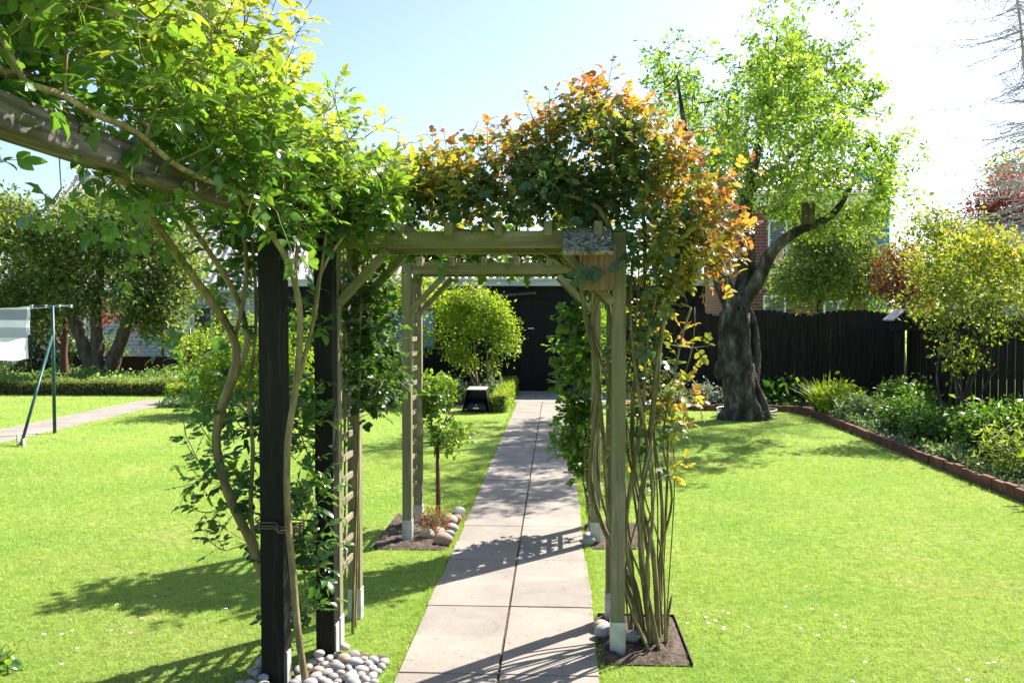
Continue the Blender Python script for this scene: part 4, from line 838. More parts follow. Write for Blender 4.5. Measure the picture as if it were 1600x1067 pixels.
def tint_red(p):
    zt = np.interp(p[0], [-.9, -.3, .2, .5, .95], [2.50, 2.66, 2.9, 2.72, 2.35]); return np.clip(.15 + .55 * np.clip((p[2] - zt + .34) / .34, 0, 1) + .6 * np.clip((p[0] - .40) / .3, 0, 1) * (.75 if p[2] > 1.6 else .6) + .18 * np.clip((p[1] - 4.6) / .3, -1, 1), 0, .66)
def reds(L, tw):
    for x, y, Y in ((912, 112, 4.6), (975, 135, 4.62), (960, 150, 4.6), (850, 165, 4.62), (760, 182, 4.65), (692, 208, 4.6), (780, 190, 4.6), (1140, 340, 4.6), (1128, 400, 4.6), (1000, 170, 4.65), (660, 250, 4.6), (1060, 245, 4.6), (1095, 300, 4.6)):
        t = P(x, y, Y); b = t + A(rng.normal(0, .05), rng.normal(0, .04), -rng.uniform(.2, .3)); shoot(L, tw, b, t - b, np.linalg.norm(t - b), 7, .05, .6, 1, rng, (0, 0, .1), 2, wob=.12)
    for x, y, Y in [(912 + rng.uniform(0, 85), rng.uniform(395, 440), 4.20) for _ in range(5)] + [(1000, 395, 4.3), (985, 370, 4.3), (950, 420, 4.2)]:
        compound(L, tw, P(x, y, Y), A(rng.normal(-.5, .6), -.3, -.3), A(0, -1, .6), .07, .05, .1, rng)
nr = clothe(Tr, vr, tg, rng, .045, 'l_red', T_ROUND, tint_red, (.10, .22), (4, 7), bark='cane', rough=.1, outc=cen, extra=reds, up=.3, kmin=5)

def small_rose(name, label, cat, canes, lobes, n, leaf, lm, tintf, seed, base, group='climbing roses', rr=.009, slen=(.08, .18), bark='cane', nl=(3, 6), templ=T_ROUND):
    rng = np.random.default_rng(seed); root = thing(name, label, cat, base, group); T = Tree(rng)
    for c in canes: T.limb(c, rr, rr * .55, step=.07)
    return clothe(T, root, ballpts(n, lobes, rng, .4), rng, leaf, lm, templ, tintf, slen, nl, bark=bark, rough=.08, up=.2)
small_rose('climbing_rose', 'climbing rose with small dark green leaves on the left trellis of the near arch', 'climbing plant',
    [[A(-1.11, 4.62, -.02), A(-1.09, 4.64, .7), A(-1.07, 4.65, 1.4), A(-1.02, 4.62, 2.1), A(-.8, 4.6, 2.3)], [A(-1.12, 4.72, -.02), A(-1.09, 4.7, .8), A(-1.08, 4.7, 1.6), A(-1.0, 4.65, 2.2)]],
    [lob(590, 560, 4.72, .11, .2, .27), lob(572, 480, 4.7, .08, .18, .22), lob(600, 300, 4.66, .26, .28, .11), lob(640, 290, 4.7, .2, .25, .09), lob(545, 560, 4.7, .06, .2, .25)], 125, .044, 'l_dark', lambda p: .2 + .65 * (p[2] > 2.25), 303, (-1.0, 4.7, 0))
small_rose('climbing_rose', 'leafy green climbing rose on the right posts of the far arch', 'climbing plant',
    [[A(.27, 6.8, -.02), A(.24, 6.8, .7), A(.2, 6.75, 1.4), A(.1, 6.7, 2.1), A(-.3, 6.7, 2.28)], [A(.3, 6.66, -.02), A(.17, 6.7, .8), A(.22, 6.7, 1.6), A(.2, 6.7, 2.2)], [A(.33, 6.75, -.02), A(.3, 6.75, 1.2), A(.0, 6.78, 2.2), A(-.8, 6.75, 2.25)]],
    [lob(912, 560, 6.8, .15, .25, .5), lob(900, 690, 6.8, .11, .22, .32), lob(760, 395, 6.8, .62, .3, .13), lob(900, 395, 6.8, .3, .3, .25), lob(640, 390, 6.8, .2, .3, .1)], 330, .055, 'l_mid', lambda p: .35 + .25 * (p[2] > 2.2), 404, (.27, 6.75, 0))
rng = np.random.default_rng(505)
ar = [A(-.985, 7.24, -.02), A(-.99, 7.25, .4), A(-1.03, 7.22, .66)]
small_rose('standard_rose', 'small standard rose with gnarled stem and bright green head beside the rusty stake', 'rose', [ar, [ar[2], A(-.93, 7.2, .85), A(-.87, 7.2, 1.0)], [ar[2], A(-1.05, 7.2, .9), A(-1.0, 7.2, 1.25)], [ar[2], A(-.98, 7.25, .78), A(-.84, 7.2, .92)]],
    [(P(678, 618, 7.2), (.17, .18, .12)), (P(698, 678, 7.2), (.14, .15, .08)), (P(655, 640, 7.2), (.1, .15, .1))], 74, .042, 'l_mid', lambda p: .55, 506, (-.985, 7.24, 0), None, .011, nl=(4, 6))

# red flowering tuft, weeds at the corner
shrub('flowering_tuft', 'low tuft with red and orange young tips between the arch post and cobbles', 'flower', (-.98, 6.72, .01), [((-.98, 6.72, .13), (.13, .13, .11))], 60, 14, .028, 'l_flower', 61, .03, T_SLIM, 8, .05, 'stemgreen', .05, tip=.0015, r0=.004)
q = G(8, 1052); shrub('garden_plant', 'leafy plant poking in at the bottom left corner', 'plant', q, [(q + A(-.05, 0, .05), (.07, .1, .06))], 14, 4, .06, 'l_vine', 62, .03, T_NEAR, 3, .03, 'stemgreen', .05, r0=.004)
q = P(-4, 285, 1.9)

# ================================================================== TREES
rng = np.random.default_rng(606)
ap = thing('fruit_tree', 'old fruit tree with thick gnarled trunk and fresh green crown on the lawn', 'tree', G(1163, 655))
T = Tree(rng); YA = float(G(1163, 655)[1])
def AL(l, r0, r1, parent=None): return T.limb([P(x, y, YA + dy) for x, y, dy in l], r0, r1, parent, step=.09)
AL([(1163, 664, 0), (1160, 640, 0), (1156, 600, 0), (1150, 555, 0), (1148, 520, 0), (1149, 478, 0)], .30, .225)
top = len(T.pos) - 1; T.fixed[0] = .36; T.fixed[1] = .33
AL([(1149, 490, 0), (1128, 440, 0), (1112, 390, -.1), (1095, 310, -.2), (1072, 210, -.3), (1058, 120, -.3)], .15, .014, top)
AL([(1150, 490, 0), (1166, 430, .1), (1167, 370, .1), (1166, 310, .1), (1185, 230, .2), (1205, 150, .3), (1215, 50, .3)], .16, .014, top)
AL([(1152, 490, 0), (1182, 440, -.1), (1208, 392, -.2), (1245, 362, -.3), (1295, 340, -.4), (1325, 300, -.5), (1352, 240, -.6)], .14, .014, top)
j3 = T.nearest(P(1295, 340, YA - .4)); AL([(1295, 340, -.4), (1340, 330, -.7), (1390, 310, -.9)], .05, .02, j3)
j2 = T.nearest(P(1166, 310, YA + .1)); AL([(1166, 310, .1), (1220, 250, -.5), (1290, 190, -.9), (1330, 120, -1.0)], .08, .02, j2); AL([(1166, 310, .1), (1140, 240, .7), (1120, 150, 1.0)], .07, .02, j2); AL([(1170, 300, .1), (1250, 230, .8), (1320, 170, 1.3)], .07, .02, j2)
j1 = T.nearest(P(1112, 390, YA - .1)); AL([(1112, 390, -.1), (1090, 340, .5), (1040, 250, .8)], .08, .02, j1); AL([(1128, 440, 0), (1140, 350, -.6), (1150, 240, -1.2)], .09, .02, T.nearest(P(1128, 440, YA)))
def al(x, y, dy, rx, ry, rz): return (P(x, y, YA + dy), (rx, ry, rz))
lobes = [al(1055, 165, .9, .5, 1.1, .6), al(1040, 120, .6, .3, .5, .35), al(1215, 130, .6, .6, 1.3, .62), al(1310, 180, -1.1, .58, 1.3, .52), al(1180, 220, .4, .9, 2.0, .5), al(1105, 275, -.4, .6, 1.5, .5), al(1345, 265, -.9, .58, 1.3, .45), al(1245, 295, -.3, .9, 1.8, .36), al(1400, 300, -.9, .35, .5, .16), al(1320, 345, -.5, .55, .6, .18), al(1225, 75, .3, .33, .7, .4), al(1290, 120, .4, .5, .9, .45), al(1365, 330, -.4, .4, .6, .2), al(1290, 365, .3, .55, .6, .17), al(1240, 330, .2, .5, .7, .2), al(1105, 335, .3, .4, .6, .3),
 al(1200, 150, -2.5, .7, 1.0, .55), al(1260, 200, -3.0, .6, .9, .48), al(1230, 110, -3.2, .5, .8, .45), al(1120, 240, -2.4, .5, .9, .4), al(1300, 270, -2.6, .5, .8, .35), al(1215, 60, -1.8, .35, .6, .35), al(1160, 190, 2.6, .7, 1.0, .55), al(1230, 130, 2.8, .6, 1.0, .5), al(1080, 180, 2.4, .5, .9, .5), al(1290, 220, 2.4, .6, .9, .5)]
for x0, y0, d0, pl in ((1166, 310, .1, [(1166, 310, .1), (1185, 250, -1.2), (1205, 180, -2.4), (1230, 120, -2.8)]), (1166, 320, .1, [(1166, 320, .1), (1170, 260, 1.2), (1165, 200, 2.4), (1190, 140, 3.0)]), (1245, 362, -.3, [(1245, 362, -.3), (1260, 300, -1.4), (1270, 220, -2.7)]), (1112, 390, -.1, [(1112, 390, -.1), (1110, 320, -1.2), (1120, 250, -2.3)])):
    AL(pl, .06, .014, T.nearest(P(x0, y0, YA + d0)))
tg = ballpts(700, lobes, rng, .4); T.reach(tg, .16, .14); 
up = np.array([t for t in (P(x, y, YA + rng.normal(0, .4)) for x, y in [(1225, -5), (1250, 15), (1200, 10), (1300, 5), (1330, 25), (1340, 60), (1060, 60), (1035, 90), (1010, 80), (1130, 90), (1090, 75), (1425, 205), (1440, 240), (1180, 30), (1270, 0)])]); T.reach(up, .14, .06)
T.radii(.0065, .47); mb = MB(); T.mesh(mb, 5, rough=.035, kthick=40, flute=.035)
# fluted side stem and root flare of the old trunk
mb.tube(catmull(PL([(1200, 655, YA - .12), (1190, 625, YA - .10), (1176, 595, YA - .06), (1166, 560, YA), (1160, 520, YA)]), .05), np.linspace(.07, .08, len(catmull(PL([(1200, 655, YA - .12), (1190, 625, YA - .10), (1176, 595, YA - .06), (1166, 560, YA), (1160, 520, YA)]), .05))), 24, rough=.03, flute=.05)
pts = catmull(PL([(1185, 655, YA - .2), (1180, 635, YA - .2), (1170, 618, YA - .14), (1160, 590, YA - .02)]), .05); mb.tube(pts, np.linspace(.10, .06, len(pts)), 24, rough=.03, flute=.05)
pts = catmull(PL([(1178, 600, YA + .03), (1181, 550, YA + .05), (1176, 505, YA + .05), (1166, 478, YA + .03)]), .05); mb.tube(pts, np.linspace(.085, .06, len(pts)), 24, rough=.03, flute=.05)
for x, y, dy, s in ((1128, 575, -.1, .13), (1133, 655, -.05, .16), (1150, 658, -.2, .14)):
    c = P(x, y, YA + dy); mb.tube([c + A(.03, 0, -.16), c + A(0, 0, -.06), c + A(0, 0, .06), c + A(.06, .03, .2)], [s * .8, s, s * .8, s * .3], 24, rough=.03, flute=.05)
mb.build('trunk', M['bark_apple'], ap, smooth=True)
L = Leaves(); tp = np.array([T.pos[i] for i in T.tips]); cen = P(1205, 210, YA); clump(L, tp, 34, .085, .074, rng, rng.random(len(tp)) * .5 + .15, cen, .5, tl=.16)
mid = np.array([T.pos[i] for i in range(len(T.pos)) if T.rad[i] < .02 and rng.random() < .4 and T.pos[i][2] > 3.0]); clump(L, mid, 10, .07, .066, rng, rng.random(len(mid)) * .5 + .1, cen, .5, tl=.15)
bl = tp[rng.random(len(tp)) < .35]; N = len(bl) * 6; L.many(np.repeat(bl, 6, 0) + rng.normal(0, .14, (N, 3)), rng.normal(size=(N, 3)), rng.normal(size=(N, 3)) + A(0, 0, .5), np.full(N, .03), np.ones(N))
L.build('crown', M['l_apple'], ap, T_FAR)
# bird box on the limb, wire ring at the foot
bb = thing('bird_box', 'small dark bird box standing on the right limb of the fruit tree', 'nest box', P(1263, 352, YA - .45)); q = P(1263, 330, YA - .45)
mb = MB(); mb.box(q + A(-.085, -.08, -.21), q + A(.085, .08, .12)); mb.build('body', M['bark'], bb, bevel=.006)
mb = MB(); mb.box(q + A(-.12, -.12, .121), q + A(.12, .11, .145)); mb.build('roof', M['greyroof'], bb)
wr = thing('wire_guard', 'low wire ring guard round the foot of the fruit tree', 'wire guard', G(1163, 655)); c = G(1166, 652); R_ = .49
mb = MB(); an = np.linspace(0, 2 * PI, 41)
for z in (.03, .085, .14): mb.tube([c + A(R_ * math.cos(a), R_ * math.sin(a), z) for a in an], .010 if z < .1 else .014, 6, cap=False)
for a in np.linspace(0, 2 * PI, 19)[:-1]: mb.tube([c + A(R_ * math.cos(a), R_ * math.sin(a), 0), c + A(R_ * math.cos(a), R_ * math.sin(a), .15)], .006, 5)
mb.build('wire', M['wire'], wr, smooth=True)

def tree(name, label, limbs, lobes, n, per, leaf, lm, seed, bark='bark', sig=.2, tip=.008, step=.2, group=None, tint=None, mid=0, cat='tree', templ=T_FAR, up=.5):
    rng = np.random.default_rng(seed); base = np.array(limbs[0][0][0]).copy(); base[2] = 0; root = thing(name, label, cat, base, group); T = Tree(rng)
    for pts, r0, r1 in limbs: T.limb(pts, r0, r1, step=step)
    T.reach(ballpts(n, ragged(lobes, rng), rng, .45), step, .15); T.radii(tip, .45); mb = MB(); T.mesh(mb, 5, rough=.06, kthick=12); mb.build('trunk', M[bark], root, smooth=True)
    L = Leaves(); tp = np.array([T.pos[i] for i in T.tips]); cen = np.mean([l[0] for l in lobes], 0); clump(L, tp, per, sig, leaf, rng, rng.random(len(tp)) * .6 + .2 if tint is None else np.full(len(tp), tint), cen, up, tl=.2)
    if mid: mp = np.array([T.pos[i] for i in range(len(T.pos)) if T.rad[i] < .03 and rng.random() < mid]); clump(L, mp, 8, sig * .8, leaf * .9, rng, None, cen, up)
    L.build('crown', M[lm], root, templ); return root
YT = 21.0
tree('garden_tree', 'rounded grey green tree with several twisting trunks at the left border',
    [(PL([(146, 604, YT), (138, 560, YT), (122, 515, YT), (100, 455, YT), (75, 390, YT)]), .2, .06), (PL([(152, 604, YT), (154, 555, YT), (150, 490, YT), (160, 400, YT), (165, 340, YT)]), .19, .05), (PL([(166, 600, YT), (180, 555, YT), (198, 505, YT), (214, 430, YT), (225, 370, YT)]), .2, .05)],
    [lob(55, 400, YT, 1.3, 1.5, 1.15), lob(150, 365, YT, 1.4, 1.5, 1.0), lob(215, 400, YT, 1.05, 1.4, 1.15), lob(262, 455, YT, .42, .9, .75), lob(165, 335, YT, 1.1, 1.2, .5), lob(15, 350, YT, .9, 1.2, .7), lob(120, 450, YT, .9, 1.0, .6), lob(235, 480, YT, .6, .8, .5), lob(262, 360, YT, .75, 1.0, .75), lob(225, 320, YT, .6, .9, .5), lob(290, 420, YT, .35, .6, .5), lob(250, 510, YT, .45, .6, .4), lob(60, 490, YT, .8, .8, .5), lob(15, 470, YT, .7, .8, .6), lob(200, 460, YT - 1, .5, .5, .4), lob(110, 480, YT - 1, .35, .4, .3)],
    640, 58, .105, 'l_willow', 707, sig=.2, mid=.1)
tree('conifer', 'dark dense conifer at the left edge behind the washing', [([A(-13.9, 22.6, 0), A(-13.9, 22.6, 2), A(-13.9, 22.6, 4.1)], .14, .04)], [((-13.9, 22.6, 1.7), (1.5, 1.0, 1.5)), ((-13.9, 22.6, 2.9), (.9, .8, 1.0))], 150, 70, .12, 'l_conifer', 708, sig=.2, templ=T_SLIM)
tree('garden_tree', 'pale green bushy tree beyond the fence, in front of the brick house', [([A(6.3, 21, 0), A(6.25, 21, 1.2), A(6.3, 21, 2.6)], .1, .04), ([A(6.35, 21, 0), A(6.8, 21.1, 1.3), A(7.2, 21, 2.6)], .08, .03)],
    [lob(1270, 420, 21, .75, .8, .8), lob(1330, 410, 21, .7, .8, .9), lob(1240, 455, 21, .5, .6, .5), lob(1380, 430, 21, .5, .6, .5), lob(1280, 365, 21, .65, .7, .55), lob(1340, 350, 21, .6, .7, .5)], 330, 44, .09, 'l_far', 709, sig=.2)
tree('copper_shrub', 'reddish brown leaved shrub beyond the fence corner', [([A(7.75, 19.6, 0), A(7.7, 19.6, 1), A(7.7, 19.6, 2.2)], .06, .03), ([A(7.8, 19.6, 0), A(8.1, 19.7, 1.2), A(8.2, 19.6, 2.4)], .05, .02)], [lob(1395, 425, 19.6, .5, .5, .62), lob(1425, 450, 19.6, .4, .5, .5)], 110, 26, .07, 'l_rust', 710, sig=.14)
tree('garden_tree', 'light olive tree beyond the side fence, right of the reddish shrub', [([A(10.6, 23, 0), A(10.6, 23, 1.6), A(10.4, 23, 3.3)], .12, .04), ([A(10.7, 23, 0), A(11.4, 23, 1.6), A(11.8, 23, 3.0)], .09, .03)],
    [lob(1450, 385, 23, .85, 1, .9), lob(1500, 400, 23, .9, 1, .8), lob(1550, 420, 23, .8, 1, .8)], 200, 34, .10, 'l_olive', 711, sig=.24)
tree('purple_tree', 'reddish purple leaved tree at the right edge beyond the fence', [([A(15.6, 29, 0), A(15.6, 29, 2.4), A(15.7, 29, 4.6)], .14, .05)], [lob(1575, 330, 29, 1.1, 1.1, .75), lob(1600, 300, 29, 1.2, 1.1, .9), lob(1540, 345, 29, .5, .6, .35)], 150, 26, .12, 'l_pink', 712, sig=.26)
tree('garden_tree', 'tall thin leaved tree behind the purple one at the right edge', [([A(18.5, 34, 0), A(18.4, 34, 3), A(18.3, 34, 6)], .16, .05)], [lob(1580, 280, 34, .9, 1.2, .9), lob(1610, 270, 34, 1.3, 1.2, 1.2)], 130, 16, .13, 'l_olive', 713, sig=.3)
# bare larch
rng = np.random.default_rng(808); lr = thing('bare_tree', 'bare grey tree with fine drooping twigs at the right edge', 'tree', (10.85, 20, 0))
T = Tree(rng); tk = PL([(1622, 560, 20), (1618, 400, 20), (1612, 250, 20), (1603, 130, 20), (1590, 0, 20), (1574, -110, 20)]); tk[0][2] = -.05; q = tk[-1]; tk += [q + A(-.1, -.05, 2), q + A(-.1, -.1, 4)]
T.limb(tk, .05, .014, step=.16); base = list(range(len(T.pos))); mb = MB()
for i in base:
    p = T.pos[i]
    if p[2] < 3.2: continue
    for k in range(rng.integers(2, 6)):
        a = rng.uniform(0, 2 * PI); ln = rng.uniform(.4, 2.6) * np.interp(p[2], [3, 6, 11, 14.5], [1.2, 1.05, .9, .3]); d = A(math.cos(a), math.sin(a), 0)
        pts = [p + d * ln * u + A(0, 0, -.42 * ln * u * (1 - u * .75) - .03 + .06 * u) + rng.normal(0, .012, 3) for u in np.linspace(0, 1, 9)]
        mb.tube(pts, np.linspace(.013, .004, 9), 4)
        for q in range(1, 9):
            for s_ in (-1, 1):
                if rng.random() < .7:
                    o = unit(d * .7 + s_ * A(-d[1], d[0], 0) + A(0, 0, rng.normal(-.25, .3))); l2 = rng.uniform(.14, .55); mb.tube([pts[q], pts[q] + o * l2 * .5 + A(0, 0, -.02), pts[q] + o * l2 + A(0, 0, -.01)], [.008, .007, .006], 3, cap=False)
T.radii(.01); T.fixed; T.mesh(mb, 8, kthick=10); mb.build('trunk', M['twig_grey'], lr, smooth=True)

# ================================================================== SHRUBS AND BEDS
YS = 12.9
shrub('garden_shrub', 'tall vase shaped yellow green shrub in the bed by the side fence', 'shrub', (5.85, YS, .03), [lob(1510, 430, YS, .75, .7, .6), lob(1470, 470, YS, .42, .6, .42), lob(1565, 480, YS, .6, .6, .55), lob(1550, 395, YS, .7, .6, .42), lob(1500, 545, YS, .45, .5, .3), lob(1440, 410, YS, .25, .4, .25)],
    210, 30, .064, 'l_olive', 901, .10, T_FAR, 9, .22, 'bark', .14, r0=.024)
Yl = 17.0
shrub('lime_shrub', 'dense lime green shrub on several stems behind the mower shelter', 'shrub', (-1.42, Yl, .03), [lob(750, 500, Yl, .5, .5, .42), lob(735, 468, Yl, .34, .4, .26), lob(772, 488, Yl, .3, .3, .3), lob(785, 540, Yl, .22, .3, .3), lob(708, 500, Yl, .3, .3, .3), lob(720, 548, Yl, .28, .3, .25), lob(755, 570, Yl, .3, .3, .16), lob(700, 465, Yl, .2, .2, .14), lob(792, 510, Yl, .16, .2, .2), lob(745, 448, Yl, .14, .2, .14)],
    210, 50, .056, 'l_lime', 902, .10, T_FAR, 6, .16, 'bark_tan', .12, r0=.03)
Yv = 16.6
shrub('garden_shrub', 'loose light green shrub before the garage window', 'shrub', (-2.9, Yv, .03), [lob(610, 460, Yv, .6, .5, .32), lob(660, 455, Yv, .5, .5, .3), lob(590, 520, Yv, .45, .5, .4), lob(655, 530, Yv, .4, .4, .4), lob(600, 580, Yv, .5, .5, .3), lob(560, 460, Yv, .3, .4, .3), lob(690, 490, Yv, .3, .4, .4)],
    150, 22, .08, 'l_lime', 903, .10, T_FAR, 7, .3, 'bark', .14, r0=.02)
shrub('blue_green_tuft', 'broad blue green leafy clump at the foot of the loose shrub', 'plant', (-3.6, 16.1, .03), [lob(600, 620, 16.1, .7, .5, .32), lob(560, 620, 16.1, .5, .45, .3)], 200, 26, .07, 'l_blue', 904, .08, T_SLIM, 9, .4, 'stemgreen', .1, r0=.006)
shrub('blue_green_tuft', 'smaller blue green clump between the mower shelter and hedge', 'plant', (-1.35, 16.3, .03), [((-1.25, 16.3, .25), (.35, .3, .25)), ((-1.85, 16.2, .25), (.3, .3, .25))], 90, 22, .07, 'l_blue', 905, .07, T_SLIM, 7, .3, 'stemgreen', .1, r0=.006)
def hedge(name, label, x0, x1, y0, y1, h, n, leaf, lm, seed, cat='hedge', jit=.02):
    r = np.random.default_rng(seed); root = thing(name, label, cat, ((x0 + x1) / 2, (y0 + y1) / 2, 0)); mb = MB(); e = .05
    mb.box((x0 + e, y0 + e, 0), (x1 - e, y1 - e, h - e)); mb.build('stem', M['kerb_dark'], root)
    dx, dy = x1 - x0, y1 - y0; ar = np.array([dx * dy, dx * h, dx * h, dy * h, dy * h]); f = r.choice(5, n, p=ar / ar.sum()); u, v = r.random(n), r.random(n)
    x = x0 + u * dx; y = y0 + v * dy; z = np.full(n, h); nr = np.tile(A(0, 0, 1), (n, 1))
    for k, (fx, nv) in enumerate([(None, 0), ('y0', (0, -1, 0)), ('y1', (0, 1, 0)), ('x0', (-1, 0, 0)), ('x1', (1, 0, 0))]):
        if k == 0: continue
        s_ = f == k; z[s_] = r.random(s_.sum()) * h; nr[s_] = nv
        if fx == 'y0': y[s_] = y0
        if fx == 'y1': y[s_] = y1
        if fx == 'x0': x[s_] = x0
        if fx == 'x1': x[s_] = x1
    bumpz = .03 * np.sin(x * 5 + seed) + .025 * np.sin(y * 7 + x * 3)
    p = np.stack([x, y, z + bumpz * (f == 0)], 1) - nr * np.abs(r.normal(0, .025, n))[:, None] + r.normal(0, jit, (n, 3)); p[:, 2] = np.maximum(p[:, 2], .01)
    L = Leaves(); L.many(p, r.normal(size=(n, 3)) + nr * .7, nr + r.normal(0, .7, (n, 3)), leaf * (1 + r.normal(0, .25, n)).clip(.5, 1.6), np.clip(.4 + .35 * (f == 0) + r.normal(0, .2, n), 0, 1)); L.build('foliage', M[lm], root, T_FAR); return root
hedge('box_hedge', 'low clipped yellow green hedge strip along the path beside the mower shelter', -1.13, -.86, 15.15, 19.0, .34, 9000, .035, 'l_lime', 11)
hedge('box_hedge', 'long low clipped hedge across the left end of the lawn', -16, -7.75, 17.95, 18.4, .30, 16000, .045, 'l_willow', 12)
hedge('box_hedge', 'short yellow hedge block at the end of the second path', -7.5, -6.0, 16.2, 16.65, .36, 5000, .04, 'l_lime', 13)
def cover(name, label, poly, n, h, leaf, lm, seed, templ=T_FAR):
    r = np.random.default_rng(seed); x0, x1, y0, y1 = poly; x = r.uniform(x0, x1, n); y = r.uniform(y0, y1, n); hh = h * (.55 + .45 * np.sin(x * 2.3 + seed) * np.sin(y * 1.9 + 1) + r.normal(0, .12, n)); z = np.maximum(.02, hh * r.random(n) ** .5)
    L = Leaves(); L.many(np.stack([x, y, z], 1), r.normal(size=(n, 3)) + A(0, 0, .3), r.normal(0, .6, (n, 3)) + A(0, 0, 1), leaf * (1 + r.normal(0, .3, n)).clip(.5, 1.6), np.clip(.35 + .5 * z / h + r.normal(0, .2, n), 0, 1))
    o = L.build(name, M[lm], None, templ); setp(o, label, None, None, 'stuff')
cover('ground_cover', 'pale green ground cover between the clipped hedge and dark board', (-16, -7.6, 18.45, 21.8), 26000, .42, .075, 'l_fresh', 21)
cover('ground_cover', 'mixed green ground cover in the border behind the dark board', (-16, -7.4, 22.1, 27), 14000, .5, .11, 'l_blue', 22)
cover('ground_cover', 'low grey green edging plants along the right bed kerb', (4.42, 4.95, 6, 15.2), 12000, .2, .05, 'l_blue', 23)
cover('ground_cover', 'dark low foliage under the fence in the right bed', (4.9, 6.75, 5, 16.9), 9000, .28, .07, 'l_bed', 24)
cover('ground_cover', 'white flowered low plants before the yellow hedge block', (-7.4, -6.0, 15.6, 16.15), 3500, .26, .05, 'l_blue', 25)
cover('ground_cover', 'low green foliage in the bed along the garage', (-6.1, -1.5, 16.2, 19.2), 9000, .3, .07, 'l_bed', 26)
def daylily(name, label, base, n, ln, lm, seed, spread=.9):
    r = np.random.default_rng(seed); root = thing(name, label, 'plant', base); b = A(*base); a = r.uniform(0, 2 * PI, n); rr_ = r.random(n) * .22
    p = b + np.stack([np.cos(a) * rr_, np.sin(a) * rr_, np.zeros(n)], 1); d = np.stack([np.cos(a) * spread * r.random(n), np.sin(a) * spread * r.random(n), np.ones(n)], 1)
    L = Leaves(); L.many(p, d, np.stack([-np.cos(a), -np.sin(a), np.full(n, .6)], 1), ln * (1 + r.normal(0, .2, n)).clip(.5, 1.4), r.random(n)); L.build('foliage', M[lm], root, T_BLADE); return root
daylily('daylily', 'bright green strap leaved clump at the corner of the red brown edging', (4.75, 15.35, .03), 420, .5, 'l_lime', 31)
def bed(label, x, y, rx, h, n, per, leaf, lm, seed, templ=T_FAR, name='perennial', group=None):
    q = (x, y, .03); return shrub(name, label, 'plant', q, [((x, y, h * .52), (rx, rx, h * .45))], n, per, leaf, lm, seed, leaf * 1.3, templ, 8, rx * .5, 'stemgreen', .07, group, tip=.0022, r0=.006)
bed('yellow green leafy perennial just right of the strap leaved clump', 4.75, 14.55, .36, .5, 70, 26, .07, 'l_lime', 41)
bed('pale grey green perennial third along the edging, below the yellow green one', 4.85, 13.7, .36, .42, 70, 26, .06, 'l_blue', 42)
bed('round mid green dome between the pale clump and the darker dome', 5.05, 12.6, .42, .48, 110, 30, .055, 'l_bed', 43, name='perennial')
bed('round deep green dome left of the largest dark clump', 5.05, 11.35, .4, .48, 110, 30, .055, 'l_bed', 44, name='perennial')
bed('largest dark green leafy clump in front of the vase shaped shrub', 5.3, 10.3, .55, .66, 170, 32, .07, 'l_bed', 45, name='perennial')
bed('loose clump with upright reddish tipped stems beside the edging', 4.85, 9.3, .3, .5, 60, 16, .08, 'l_far', 46, T_SLIM)
bed('bright lime leafed plant at the right edge of the photo', 4.95, 8.2, .36, .75, 80, 22, .085, 'l_lime', 47)
bed('dark leafy shrub under the bird house post', 5.9, 14.6, .5, .6, 90, 24, .07, 'l_bed', 48)
bed('dark foliage clump in shade by the fence behind the domes', 6.05, 11.3, .5, .6, 90, 24, .07, 'l_bed', 49)
for k, (x, lb) in enumerate(((2.75, 'silvery leaved plant left of the fruit tree trunk, farthest from it'), (3.15, 'silvery leaved plant left of the fruit tree trunk, nearest to it'), (2.2, 'silvery leaved plant behind the rose canes'))):
    bed(lb, x, 16.15, .28, .36, 50, 22, .05, 'l_silver', 51 + k, group='silvery plants before the back fence')
bed('dark broad leaved plant right of the fruit tree trunk by the back fence', 4.15, 16.4, .3, .4, 26, 10, .14, 'l_bed', 55)
# left border
bed('light green shrub with pale bare stems behind the dark board', -9.8, 23.2, .7, 1.25, 110, 22, .09, 'l_lime', 61, name='garden_shrub')
bed('rounded green shrub left of the dark ball bush', -8.95, 24, .6, 1.15, 110, 24, .09, 'l_bed', 62, name='garden_shrub')
bed('very dark round ball bush on the board edge', -9.2, 22.5, .45, .95, 120, 36, .07, 'l_conifer', 63, name='ball_bush')
bed('grey flowering bush under the hanging towel', -12.6, 22.6, .9, 1.15, 150, 22, .09, 'l_blue', 64, name='garden_shrub')
bed('pale bush at the left edge beside the dark conifer', -14.6, 20.8, .8, 1.0, 120, 22, .08, 'l_willow', 65, name='garden_shrub')
shrub('garden_shrub', 'shrub with bright red young leaves behind the twisting trunks of the grey green tree', 'shrub', (-11.2, 23.4, 0), [lob(165, 492, 23.4, .35, .4, .25), lob(205, 515, 23.4, .2, .3, .2), lob(178, 490, 23.4, .3, .4, .25)], 26, 14, .09, 'l_photinia', 66, .13, T_FAR, 5, .2, 'bark', .15)
Yb = 14.8
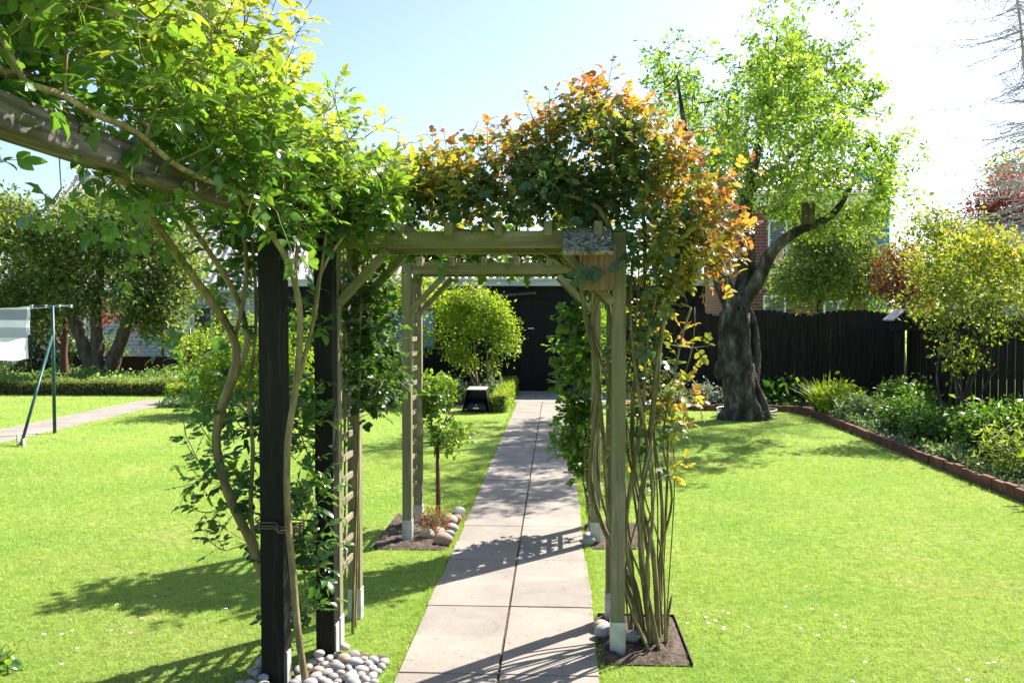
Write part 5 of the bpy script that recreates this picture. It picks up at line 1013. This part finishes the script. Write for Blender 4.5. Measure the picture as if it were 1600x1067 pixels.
shrub('garden_shrub', 'broad yellow green bush between the washing place and the black post', 'shrub', (-5.9, Yb, 0), [lob(335, 545, Yb, .55, .6, .5), lob(365, 590, Yb, .5, .6, .5), lob(320, 600, Yb, .4, .5, .4), lob(400, 540, Yb, .5, .6, .5), lob(440, 570, Yb, .6, .6, .6)], 260, 28, .07, 'l_lime', 67, .13, T_FAR, 8, .3, 'bark', .14)
shrub('garden_shrub', 'dark green bush in front of the garage left end', 'shrub', (-5.2, 18.0, 0), [lob(470, 540, 18, .8, .6, .8), lob(520, 560, 18, .7, .6, .7)], 220, 28, .08, 'l_bed', 68, .14, T_FAR, 7, .3, 'bark', .14)
tree('garden_tree', 'blue green tree beyond the garage seen between the black posts', [([A(-9.0, 32, 0), A(-9.0, 32, 2.2), A(-9, 32, 4)], .15, .05)], [lob(470, 400, 32, 1.5, 1.2, 1.0), lob(500, 430, 32, 1.4, 1.2, .9), lob(440, 440, 32, 1.2, 1.2, .9)], 170, 30, .13, 'l_blue', 69, sig=.3)
tree('garden_tree', 'light green tree left of the ribbed roof beyond the garage', [([A(-7.0, 27, 0), A(-7.0, 27, 1.8), A(-7, 27, 3)], .12, .04)], [lob(575, 420, 27, .8, .8, .6), lob(555, 440, 27, .8, .8, .6)], 110, 30, .11, 'l_far', 70, sig=.24)
# far tree line: one mass
r = np.random.default_rng(91); L = Leaves()
for k in range(46):
    a = math.radians(r.uniform(-48, 48)); d = r.uniform(52, 74); c = A(math.sin(a) * d, math.cos(a) * d, 0); h = r.uniform(3.2, 5.6); rx = r.uniform(2, 4.2); n = 420
    v = unit(r.normal(size=(n, 3))); p = c + v * A(rx, 1.8, h * .55) * (r.random(n) ** .4)[:, None] + A(0, 0, h * .5); p[:, 2] = np.abs(p[:, 2])
    L.many(p, r.normal(size=(n, 3)), v + r.normal(0, .6, (n, 3)) + A(0, 0, .4), r.uniform(.3, .55, n), np.clip(r.normal(.4, .2, n), 0, 1))
o = L.build('treeline', M['l_far'], None, T_FAR); setp(o, 'far line of trees closing the horizon', None, None, 'stuff')
print('leaves', na, nc, nr, sum(len(o.data.polygons) for o in bpy.data.objects if o.type == 'MESH'))
